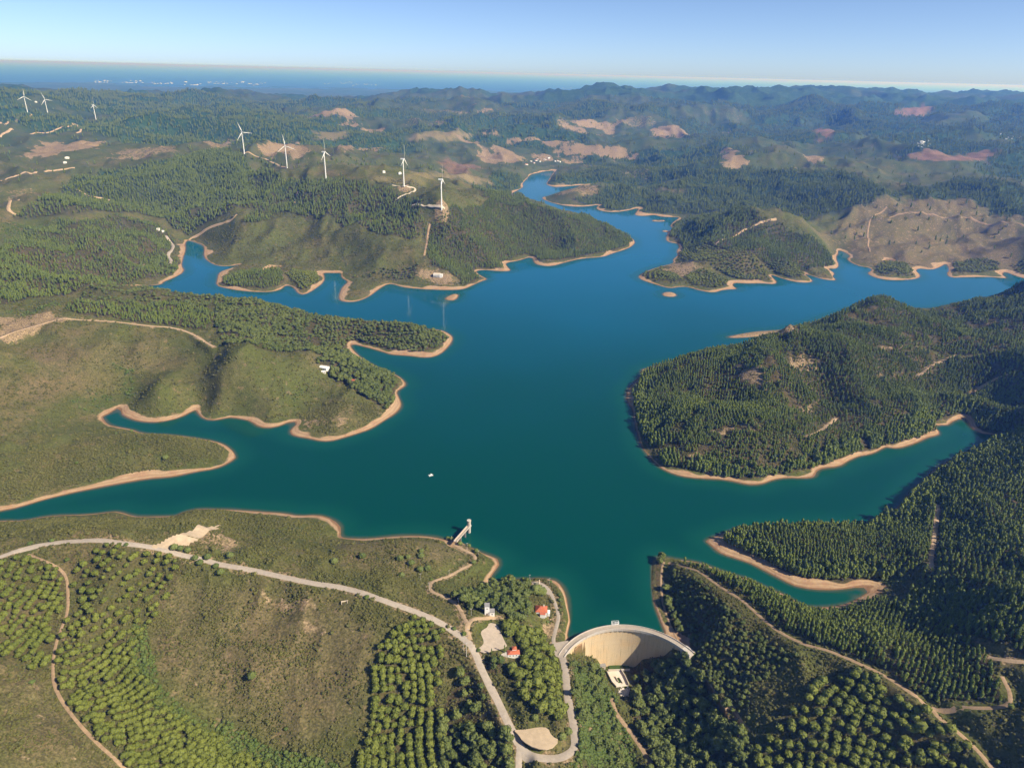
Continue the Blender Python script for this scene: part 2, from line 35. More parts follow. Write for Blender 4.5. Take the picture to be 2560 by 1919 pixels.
ROADBED=[([(-501.4,495.0),(-472.8,505.2),(-459.1,515.7),(-448.3,530.0),(-427.5,538.5),(-403.6,541.2),(-382.7,542.1),(-360.6,538.6),(-344.2,539.2),(-328.4,541.1),(-309.0,537.9),(-287.6,537.1),(-268.9,533.7),(-242.2,531.2),(-210.8,524.1),(-179.8,516.5),(-152.7,512.9),(-129.9,505.8),(-106.8,496.1),(-85.3,489.3),(-64.1,482.0),(-46.8,472.5),(-31.0,459.8),(-23.9,449.0),(-20.1,439.1),(-12.5,423.9),(-4.2,408.2),(3.3,391.5),(9.3,381.0),(14.2,371.8),(20.2,367.9),(27.0,366.0),(40.5,365.9),(50.2,371.5),(55.0,379.1),(55.1,395.6),(54.1,409.5),(52.3,422.4),(52.2,445.1),(51.9,465.8),(49.9,479.3)],[69.4,69.3,68.8,68.1,68.3,69.5,70.5,70.1,67.6,63.7,59.3,55.2,52.0,49.6,48.1,47.3,46.9,46.6,45.6,43.5,40.5,37.5,34.6,31.8,29.0,26.4,24.1,22.0,19.9,18.1,17.0,16.5,16.0,15.2,14.0,13.1,12.4,11.7,10.3,8.4,6.3]),([(12.7,374.3),(11.9,369.0),(12.0,362.8),(12.2,353.8)],[17.6,13.3,8.8,3.9]),([(-30.2,462.5),(-33.0,469.7),(-33.8,476.1),(-31.1,483.1),(-26.1,487.9),(-20.6,490.7),(-9.6,494.6)],[35.6,36.6,37.3,37.4,36.4,34.4,31.8]),([(-34.5,480.5),(-38.4,491.5),(-44.4,507.6),(-52.6,516.8),(-61.1,523.9),(-68.7,528.3),(-73.2,534.5),(-74.1,544.7),(-71.8,554.5),(-60.4,565.8),(-47.1,585.3),(-38.1,598.4),(-34.1,610.0),(-35.9,619.3),(-40.1,624.1),(-50.2,631.9),(-59.9,642.4)],[38.8,36.3,33.8,31.7,30.4,29.5,28.2,26.0,22.4,17.7,12.7,8.6,5.9,4.3,3.4,2.4,1.3]),([(25.4,577.0),(31.2,578.4),(38.4,573.4),(43.7,564.0),(47.0,549.4),(49.6,537.3),(50.4,527.8),(47.0,513.8),(43.8,500.4),(44.1,491.4)],[3.7,3.9,4.1,4.4,4.5,4.1,3.7,3.5,3.9,4.6]),([(-439.8,523.8),(-411.9,515.8),(-397.3,507.9),(-387.2,491.2),(-376.5,471.1),(-374.2,455.0),(-368.1,434.4),(-354.3,408.4),(-341.1,393.9),(-320.4,377.6),(-300.3,364.7),(-283.9,356.5),(-273.9,352.2),(-264.1,346.6)],[66.4,61.9,57.1,52.1,47.5,43.7,40.8,38.0,34.7,30.5,25.4,19.4,12.8,5.8]),([(-773.4,1143.2),(-743.9,1147.2),(-688.2,1156.0),(-634.6,1152.6),(-593.7,1161.7),(-551.7,1139.1),(-515.3,1102.1),(-489.0,1075.9)],[77.3,73.9,69.3,64.1,59.6,57.0,56.6,57.7]),([(-801.7,975.0),(-819.8,1049.3),(-796.1,1112.2),(-773.4,1143.2)],[81.5,76.8,75.5,77.3]),([(173.0,616.9),(181.0,601.3),(195.6,583.8),(208.8,550.0),(221.3,526.5),(229.4,498.7),(236.1,477.6),(251.7,458.1),(267.5,449.1),(280.9,436.2),(293.9,424.6),(304.5,413.3),(312.8,399.6),(322.3,390.4),(343.5,384.1),(362.0,380.1),(370.5,381.1),(374.0,389.5),(375.6,401.8)],[3.8,11.3,18.9,26.0,31.7,36.3,40.3,44.1,47.5,50.0,51.4,51.8,52.2,53.9,57.7,62.5,66.8,69.7,71.4]),([(322.1,389.9),(324.8,382.9),(333.1,374.6),(340.3,361.3),(343.4,347.8),(343.6,338.1)],[49.1,47.1,45.0,43.1,41.7,41.0]),([(376.9,421.3),(383.4,414.1),(394.0,408.4),(410.9,399.7)],[71.1,75.4,79.5,83.5]),([(510.1,714.0),(489.2,679.6),(457.2,627.8),(439.2,600.4),(433.2,586.6)],[21.3,23.6,25.7,26.9,27.2]),([(94.8,460.3),(97.4,447.3),(106.5,434.7),(117.1,414.8),(121.8,401.3),(124.3,388.4)],[-25.3,-28.4,-31.3,-33.5,-34.3,-34.0]),([(164.5,489.8),(160.4,497.8),(159.2,508.8),(156.4,529.2),(155.1,553.6),(158.4,583.0),(163.8,607.9),(168.1,617.8)],[2.5,1.7,1.1,1.0,1.0,1.5,2.1,2.9]),([(671.3,1082.7),(703.5,1108.1),(739.7,1131.2),(760.5,1133.9)],[30.8,38.5,46.1,53.8]),([(760.7,1064.3),(781.3,1067.8),(796.0,1066.1),(807.2,1057.1)],[17.5,31.1,43.4,54.7]),([(412.0,868.7),(436.0,888.5),(481.8,940.6)],[28.6,25.5,21.8])]
ROADS={'paved_road':('asphalt',6.2,[(-501.4,495.0),(-472.8,505.2),(-459.1,515.7),(-448.3,530.0),(-427.5,538.5),(-403.6,541.2),(-382.7,542.1),(-360.6,538.6),(-344.2,539.2),(-328.4,541.1),(-309.0,537.9),(-287.6,537.1),(-268.9,533.7),(-242.2,531.2),(-210.8,524.1),(-179.8,516.5),(-152.7,512.9),(-129.9,505.8),(-106.8,496.1),(-85.3,489.3),(-64.1,482.0),(-46.8,472.5),(-31.0,459.8),(-23.9,449.0),(-20.1,439.1),(-12.5,423.9),(-4.2,408.2),(3.3,391.5),(9.3,381.0),(14.2,371.8),(20.2,367.9),(27.0,366.0),(40.5,365.9),(50.2,371.5),(55.0,379.1),(55.1,395.6),(54.1,409.5),(52.3,422.4),(52.2,445.1),(51.9,465.8),(49.9,479.3)]),'side_road':('asphalt',4.5,[(12.7,374.3),(11.9,369.0),(12.0,362.8),(12.2,353.8)]),'loop_road':('dirt',4.5,[(-30.2,462.5),(-33.0,469.7),(-33.8,476.1),(-31.1,483.1),(-26.1,487.9),(-20.6,490.7),(-9.6,494.6)]),'shore_track':('dirt',3.4,[(-34.5,480.5),(-38.4,491.5),(-44.4,507.6),(-52.6,516.8),(-61.1,523.9),(-68.7,528.3),(-73.2,534.5),(-74.1,544.7),(-71.8,554.5),(-60.4,565.8),(-47.1,585.3),(-38.1,598.4),(-34.1,610.0),(-35.9,619.3),(-40.1,624.1),(-50.2,631.9),(-59.9,642.4)]),'point_road':('asphalt',3.6,[(25.4,577.0),(31.2,578.4),(38.4,573.4),(43.7,564.0),(47.0,549.4),(49.6,537.3),(50.4,527.8),(47.0,513.8),(43.8,500.4),(44.1,491.4)]),'plantation_track':('faint',2.4,[(-439.8,523.8),(-411.9,515.8),(-397.3,507.9),(-387.2,491.2),(-376.5,471.1),(-374.2,455.0),(-368.1,434.4),(-354.3,408.4),(-341.1,393.9),(-320.4,377.6),(-300.3,364.7),(-283.9,356.5),(-273.9,352.2),(-264.1,346.6)]),'field_track':('dirt',4.6,[(-773.4,1143.2),(-743.9,1147.2),(-688.2,1156.0),(-634.6,1152.6),(-593.7,1161.7),(-551.7,1139.1),(-515.3,1102.1),(-489.0,1075.9)]),'field_edge_track':('dirt',3.6,[(-801.7,975.0),(-819.8,1049.3),(-796.1,1112.2),(-773.4,1143.2)]),'ridge_track':('faint',3.2,[(173.0,616.9),(181.0,601.3),(195.6,583.8),(208.8,550.0),(221.3,526.5),(229.4,498.7),(236.1,477.6),(251.7,458.1),(267.5,449.1),(280.9,436.2),(293.9,424.6),(304.5,413.3),(312.8,399.6),(322.3,390.4),(343.5,384.1),(362.0,380.1),(370.5,381.1),(374.0,389.5),(375.6,401.8)]),'hill_track':('faint',3.5,[(322.1,389.9),(324.8,382.9),(333.1,374.6),(340.3,361.3),(343.4,347.8),(343.6,338.1)]),'clearing_track':('dirt',4.5,[(376.9,421.3),(383.4,414.1),(394.0,408.4),(410.9,399.7)]),'gap_track':('dirt',4.5,[(510.1,714.0),(489.2,679.6),(457.2,627.8),(439.2,600.4),(433.2,586.6)]),'valley_track':('faint',4,[(94.8,460.3),(97.4,447.3),(106.5,434.7),(117.1,414.8),(121.8,401.3),(124.3,388.4)]),'flank_track':('faint',2.2,[(164.5,489.8),(160.4,497.8),(159.2,508.8),(156.4,529.2),(155.1,553.6),(158.4,583.0),(163.8,607.9),(168.1,617.8)]),'headland_track':('dirt',5,[(570.9,2005.2),(621.7,2065.4),(662.7,2099.5),(693.0,2119.4),(722.5,2128.4),(781.4,2143.3)]),'spur_track':('dirt',6,[(-1074.9,2866.5),(-1032.9,2866.7),(-999.0,2859.1),(-953.4,2825.8),(-921.0,2803.7),(-870.3,2760.7)]),'turbine_track':('gravel',6,[(-375.8,2185.9),(-338.5,2177.9),(-309.1,2199.9),(-305.5,2171.8),(-328.7,2108.5),(-350.0,2085.0)]),'pad_track':('gravel',4.5,[(-295.0,2023.4),(-257.0,1991.4),(-219.1,1971.1),(-196.6,1966.2)]),'wood_track':('dirt',8,[(-822.2,2088.0),(-827.2,2072.4),(-875.2,2089.7),(-910.5,2099.5),(-969.0,2105.1),(-976.1,2090.7)]),'bank_road':('asphalt',8,[(-1024.3,2056.7),(-981.8,2006.1),(-956.0,1936.9),(-940.8,1874.2),(-905.2,1824.2),(-892.7,1782.8)]),'slope_track':('dirt',7,[(-688.9,2259.7),(-685.0,2233.4),(-680.9,2190.6)]),'hillside_track':('dirt',7,[(-1406.2,2302.4),(-1382.4,2292.5),(-1357.4,2296.5),(-1313.8,2322.0)]),'west_track':('dirt',9,[(-1665.6,2325.2),(-1651.6,2423.5),(-1722.1,2643.5),(-1642.1,2700.7)]),'bend_track':('dirt',9,[(-1419.9,2036.1),(-1394.9,1953.0),(-1373.1,1920.3),(-1356.4,1920.9)]),'moor_track':('dirt',11,[(-2344.8,3346.2),(-2389.2,3639.7),(-2316.0,3802.8),(-2393.3,4008.7)]),'pale_track':('dirt',11,[(-2393.3,4008.7),(-2352.5,4002.2),(-2113.1,3601.1),(-2125.8,3566.5)]),'crest_track':('dirt',10,[(-2400.5,3448.2),(-2588.3,3844.7),(-2656.5,4081.1)]),'scrub_track':('faint',5,[(1068.8,2116.7),(1111.0,2222.3),(1150.1,2327.0),(1201.2,2414.3),(1260.7,2450.4)]),'upper_track':('faint',6,[(1194.2,2346.4),(1259.3,2413.4),(1379.4,2399.9),(1509.9,2354.5),(1598.1,2244.4)]),'glade_track':('faint',5,[(-235.0,1938.3),(-240.2,1911.3),(-233.1,1779.6)]),'east_track':('dirt',6,[(671.3,1082.7),(703.5,1108.1),(739.7,1131.2),(760.5,1133.9)]),'east_path':('dirt',6,[(760.7,1064.3),(781.3,1067.8),(796.0,1066.1),(807.2,1057.1)]),'south_path':('dirt',5,[(412.0,868.7),(436.0,888.5),(481.8,940.6)])}
YARDS={'parking_area':('pale',[(-24.2,477.9),(-15.0,486.5),(-7.9,485.0),(-3.7,472.5),(-0.7,464.1),(2.1,457.9),(-12.3,452.3),(-20.3,450.8),(-27.8,457.9),(-25.6,466.1)],33.5),'sandy_yard':('sand',[(7.4,385.4),(15.5,385.7),(27.1,388.5),(34.1,388.0),(36.4,381.0),(42.7,377.3),(34.9,368.6),(23.4,369.9),(14.5,375.7),(11.7,380.9)],21.9),'dirt_clearing':('sand',[(-338.0,539.4),(-333.7,543.6),(-318.9,556.9),(-312.6,581.2),(-312.7,617.0),(-305.2,635.6),(-308.9,614.6),(-296.8,576.7),(-302.4,552.2),(-318.5,542.0),(-326.6,539.4)],60.5),'viewpoint_terrace':('asphalt',[(26.6,576.3),(36.4,575.9),(41.9,570.2),(45.2,562.3),(41.0,557.9),(36.5,567.8)],4.4)}
FORECOURT=[(39.9,490.3),(52.5,494.1),(58.4,495.3),(54.6,486.4),(52.5,475.8),(45.6,473.7),(42.4,481.2)]
POOL=[(99.3,512.8),(120.4,515.5),(117.8,505.4),(99.0,503.9)]
APRON=[(96.5,502.3),(110.1,504.2),(113.1,495.6),(115.1,486.2),(103.3,484.0),(99.9,489.5)]
RUBBLE=[(101.6,484.8),(115.5,486.7),(117.2,475.2),(110.2,472.3),(103.8,473.5)]
COVER=[('scrubbrown',0.55,[(-326.0,522.0),(-208.0,514.0),(-106.0,476.0),(-110.0,437.0),(-115.0,407.0),(-156.0,388.0),(-204.0,401.0),(-254.0,420.0),(-306.0,455.0)]),('scrubbrown',0.55,[(-395.0,407.0),(-359.0,410.0),(-320.0,377.0),(-276.0,350.0),(-333.0,316.0)]),('scrubbrown',0.6,[(-190.0,641.0),(-120.0,647.0),(-43.0,622.0),(-82.0,560.0),(-161.0,547.0)]),('scrubbrown',0.5,[(-795.0,1069.0),(-598.0,1117.0),(-523.0,1062.0),(-627.0,1033.0),(-718.0,981.0)]),('bare',1,[(417.0,1342.0),(503.0,1392.0),(561.0,1403.0),(487.0,1134.0),(457.0,1142.0),(452.0,1338.0)]),('bare',0.75,[(279.0,870.0),(334.0,863.0),(334.0,858.0),(280.0,864.0)]),('bare',0.75,[(397.0,897.0),(485.0,1013.0),(487.0,1005.0),(401.0,891.0)]),('bare',0.8,[(224.0,831.0),(252.0,840.0),(254.0,832.0),(230.0,822.0)]),('bare',0.6,[(325.0,839.0),(385.0,854.0),(387.0,852.0),(327.0,835.0)]),('bare',0.6,[(256.0,807.0),(331.0,812.0),(333.0,807.0),(260.0,801.0)]),('bare',0.6,[(574.0,1039.0),(652.0,1089.0),(654.0,1085.0),(576.0,1034.0)]),('bare',0.6,[(-299.0,563.0),(-304.0,626.0),(-285.0,619.0),(-259.0,547.0),(-276.0,541.0),(-292.0,545.0)]),('bare',0.45,[(-202.0,491.0),(-169.0,488.0),(-158.0,474.0),(-173.0,460.0),(-189.0,469.0)]),('bare',0.4,[(-236.0,533.0),(-202.0,519.0),(-208.0,511.0),(-231.0,517.0)]),('bare',0.4,[(268.0,634.0),(312.0,614.0),(381.0,616.0),(415.0,620.0),(413.0,615.0),(379.0,610.0),(307.0,609.0),(266.0,627.0)]),('bare',1,[(-879.0,1141.0),(-841.0,1166.0),(-783.0,1156.0),(-760.0,1148.0),(-780.0,1109.0),(-813.0,1043.0)]),('bare',1,[(359.0,1049.0),(384.0,1024.0),(391.0,1008.0),(380.0,987.0),(373.0,1006.0),(359.0,1020.0)]),('bare',0.85,[(444.0,1080.0),(480.0,1087.0),(509.0,1063.0),(494.0,1064.0),(443.0,1058.0)]),('bare',0.7,[(612.0,1133.0),(681.0,1155.0),(680.0,1142.0),(625.0,1126.0)]),('bare',0.7,[(953.0,1347.0),(971.0,1284.0),(962.0,1268.0),(940.0,1326.0)]),('bare',1,[(405.0,1920.0),(453.0,1925.0),(477.0,1847.0),(485.0,1837.0),(459.0,1822.0),(439.0,1803.0),(428.0,1821.0),(410.0,1836.0),(399.0,1861.0)]),('bare',0.75,[(-241.0,1733.0),(-205.0,1739.0),(-168.0,1723.0),(-144.0,1711.0),(-135.0,1662.0),(-189.0,1652.0),(-218.0,1691.0),(-238.0,1709.0)]),('bare',0.5,[(-319.0,941.0),(-292.0,943.0),(-236.0,937.0),(-228.0,922.0),(-247.0,905.0),(-279.0,894.0),(-299.0,904.0)]),('bare',0.75,[(-226.0,513.0),(-183.0,504.0),(-174.0,496.0),(-204.0,497.0),(-220.0,504.0)]),('bare',0.4,[(-181.0,397.0),(-165.0,398.0),(-161.0,388.0),(-178.0,387.0)]),('bare',0.4,[(-166.0,583.0),(-111.0,592.0),(-79.0,596.0),(-109.0,579.0),(-158.0,567.0)]),('bare',0.35,[(-169.0,472.0),(-141.0,476.0),(-126.0,471.0),(-160.0,465.0)]),('bare',0.6,[(32.0,522.0),(46.0,535.0),(56.0,520.0),(52.0,502.0),(44.0,495.0),(35.0,506.0)]),('bare',0.45,[(50.0,391.0),(91.0,455.0),(104.0,441.0),(113.0,406.0),(101.0,414.0)]),('bare',0.25,[(-408.0,508.0),(-397.0,513.0),(-382.0,492.0),(-368.0,461.0),(-358.0,426.0),(-368.0,429.0),(-378.0,467.0)]),('bare',0.45,[(733.0,1025.0),(801.0,1003.0),(763.0,950.0),(733.0,1010.0)]),('bare',0.35,[(-340.0,1064.0),(-321.0,1111.0),(-304.0,1095.0),(-277.0,1096.0),(-254.0,1082.0),(-260.0,1049.0),(-297.0,1067.0),(-323.0,1044.0)]),('bare',0.5,[(569.0,701.0),(596.0,702.0),(572.0,667.0),(557.0,677.0)]),('lush',0.8,[(-329.0,472.0),(-317.0,476.0),(-301.0,448.0),(-273.0,421.0),(-250.0,408.0),(-220.0,393.0),(-179.0,378.0),(-213.0,373.0),(-247.0,393.0),(-278.0,411.0),(-309.0,440.0)]),('lush',0.8,[(-592.0,993.0),(-591.0,1013.0),(-611.0,1038.0),(-637.0,1042.0),(-623.0,1023.0),(-606.0,995.0)]),('lush',0.6,[(-659.0,922.0),(-605.0,945.0),(-611.0,979.0),(-636.0,984.0),(-662.0,938.0)]),('lush',0.6,[(-324.0,909.0),(-328.0,978.0),(-322.0,1016.0),(-330.0,1011.0),(-337.0,965.0)]),('lush',0.9,[(387.0,591.0),(400.0,592.0),(408.0,585.0),(403.0,582.0),(390.0,586.0)]),('lush',0.5,[(-891.0,1162.0),(-811.0,1202.0),(-790.0,1178.0),(-853.0,1163.0),(-881.0,1144.0)]),('lush',0.7,[(-252.0,405.0),(-207.0,390.0),(-185.0,378.0),(-110.0,376.0),(-175.0,387.0),(-225.0,408.0)]),('lush',0.9,[(63.0,472.0),(90.0,507.0),(99.0,483.0),(98.0,448.0),(112.0,400.0),(54.0,362.0),(63.0,425.0)]),('lush',0.3,[(-580.0,667.0),(-436.0,658.0),(-346.0,660.0),(-218.0,679.0),(-194.0,658.0),(-207.0,638.0),(-305.0,576.0),(-499.0,567.0)]),('lush',0.3,[(-619.0,734.0),(-542.0,764.0),(-454.0,768.0),(-526.0,732.0),(-594.0,689.0)]),('lush',0.25,[(-994.0,2103.0),(-900.0,2047.0),(-785.0,1872.0),(-408.0,1828.0),(-454.0,1959.0),(-748.0,2035.0)]),('lush',0.6,[(841.0,2088.0),(1074.0,2362.0),(1051.0,2201.0),(906.0,2060.0)]),('lush',0.5,[(1356.0,2287.0),(1387.0,2248.0),(1451.0,2333.0),(1378.0,2335.0)]),('dark',0.7,[(166.0,608.0),(203.0,536.0),(225.0,489.0),(236.0,458.0),(208.0,446.0),(188.0,424.0),(178.0,445.0),(169.0,504.0)]),('dark',0.4,[(996.0,2223.0),(1167.0,2269.0),(1013.0,2027.0),(985.0,2097.0)]),('scrubbrown',0.8,[(853.0,2139.0),(1184.0,2492.0),(1565.0,2560.0),(1670.0,2361.0),(1395.0,1900.0),(1262.0,2015.0),(1100.0,1880.0),(987.0,1993.0),(1010.0,2186.0)]),('bare',0.9,[(-1856.0,2733.0),(-2146.0,3295.0),(-2145.0,3415.0),(-1951.0,3291.0),(-1920.0,3469.0),(-1717.0,2995.0),(-1771.0,2838.0),(-1830.0,2753.0)]),('bare',0.5,[(-1670.0,3092.0),(-1455.0,3139.0),(-1338.0,2911.0),(-1505.0,2855.0),(-1601.0,2859.0)]),('bare',0.55,[(-1347.0,3112.0),(-1566.0,3952.0),(-1486.0,3906.0),(-1212.0,3082.0),(-1271.0,3063.0)]),('red',0.7,[(-397.0,3665.0),(-339.0,3808.0),(-190.0,3582.0),(-236.0,3243.0),(-301.0,3140.0)]),('pale',0.9,[(-275.0,2866.0),(-236.0,3243.0),(-129.0,3178.0),(-184.0,2978.0),(-255.0,2850.0)]),('pale',0.7,[(-462.0,2264.0),(-353.0,2267.0),(-302.0,3337.0),(-260.0,2872.0),(-322.0,2224.0),(-445.0,2229.0)]),('pale',0.7,[(-1120.0,4124.0),(-1005.0,4203.0),(-932.0,4562.0),(-952.0,4063.0),(-1051.0,3937.0)]),('bare',0.8,[(-809.0,3214.0),(-843.0,3951.0),(-721.0,3984.0),(-718.0,3734.0),(-742.0,3074.0)]),('bare',0.7,[(-1033.0,2910.0),(-1161.0,3875.0),(-795.0,2845.0),(-855.0,2829.0),(-945.0,2875.0)]),('pale',0.8,[(-621.0,4195.0),(-459.0,4379.0),(-389.0,4662.0),(-294.0,4746.0),(-381.0,4291.0),(-547.0,4142.0)]),('bare',0.8,[(-297.0,4803.0),(-117.0,4776.0),(-128.0,4747.0),(-270.0,4776.0)]),('bare',0.8,[(-114.0,4705.0),(114.0,4752.0),(350.0,4479.0),(206.0,4480.0),(-37.0,4678.0)]),('bare',0.85,[(206.0,4454.0),(397.0,4453.0),(627.0,4374.0),(708.0,4271.0),(478.0,4277.0),(298.0,4374.0)]),('bare',0.7,[(-237.0,4195.0),(-9.0,4216.0),(59.0,4167.0),(-89.0,3760.0),(-217.0,3838.0)]),('bare',0.7,[(247.0,4280.0),(408.0,4280.0),(384.0,4245.0),(244.0,4212.0)]),('bare',0.6,[(83.0,4287.0),(251.0,4372.0),(221.0,4220.0),(106.0,4199.0)]),('bare',0.7,[(-1130.0,4748.0),(-837.0,4657.0),(-800.0,4578.0),(-982.0,4630.0),(-1116.0,4681.0)]),('bare',0.7,[(-1555.0,5442.0),(-1124.0,5324.0),(-1057.0,4763.0),(-1394.0,4966.0)]),('bare',0.8,[(998.0,5675.0),(1223.0,5680.0),(1221.0,5373.0),(851.0,4469.0)]),('red',0.9,[(3087.0,6269.0),(3221.0,6349.0),(3945.0,7492.0),(4001.0,7446.0),(3484.0,6366.0),(3318.0,6258.0),(3123.0,6132.0)]),('red',0.95,[(2328.0,6037.0),(2347.0,5763.0),(2020.0,4745.0),(1899.0,4584.0),(1850.0,4613.0)]),('red',0.85,[(1877.0,3681.0),(1966.0,3627.0),(2180.0,3721.0),(2387.0,3841.0),(2430.0,3747.0),(2214.0,3512.0),(1931.0,3347.0)]),('bare',0.8,[(1107.0,4023.0),(1135.0,3930.0),(1055.0,3376.0),(1031.0,3350.0),(960.0,3281.0),(918.0,3282.0)]),('bare',0.8,[(1605.0,4191.0),(1415.0,3414.0),(1362.0,3318.0),(1312.0,3380.0)]),('bare',0.6,[(1272.0,3360.0),(1319.0,3317.0),(1227.0,3125.0),(1268.0,3343.0)]),('bare',0.6,[(1552.0,5865.0),(1656.0,5975.0),(1631.0,5712.0),(1527.0,5658.0)]),('lush',0.8,[(-1309.0,1786.0),(-1332.0,1914.0),(-1235.0,1931.0),(-1225.0,1822.0),(-1223.0,1652.0)]),('bare',0.4,[(-1577.0,2194.0),(-1507.0,2254.0),(-1416.0,2128.0),(-1382.0,2003.0),(-1523.0,2105.0)]),('lush',0.8,[(-1003.0,2069.0),(-978.0,2108.0),(-968.0,2090.0),(-981.0,2057.0)]),('pale',0.5,[(593.0,3089.0),(704.0,2980.0),(668.0,2952.0),(584.0,3031.0)]),('bare',0.5,[(135.0,3371.0),(261.0,3449.0),(363.0,3008.0),(291.0,2926.0),(179.0,2977.0)]),('bare',0.35,[(421.0,3640.0),(641.0,3832.0),(654.0,3434.0),(507.0,3454.0)]),('dark',0.8,[(-1507.0,4030.0),(-1449.0,4551.0),(-1236.0,4312.0),(-1010.0,4025.0),(-984.0,3162.0)])]
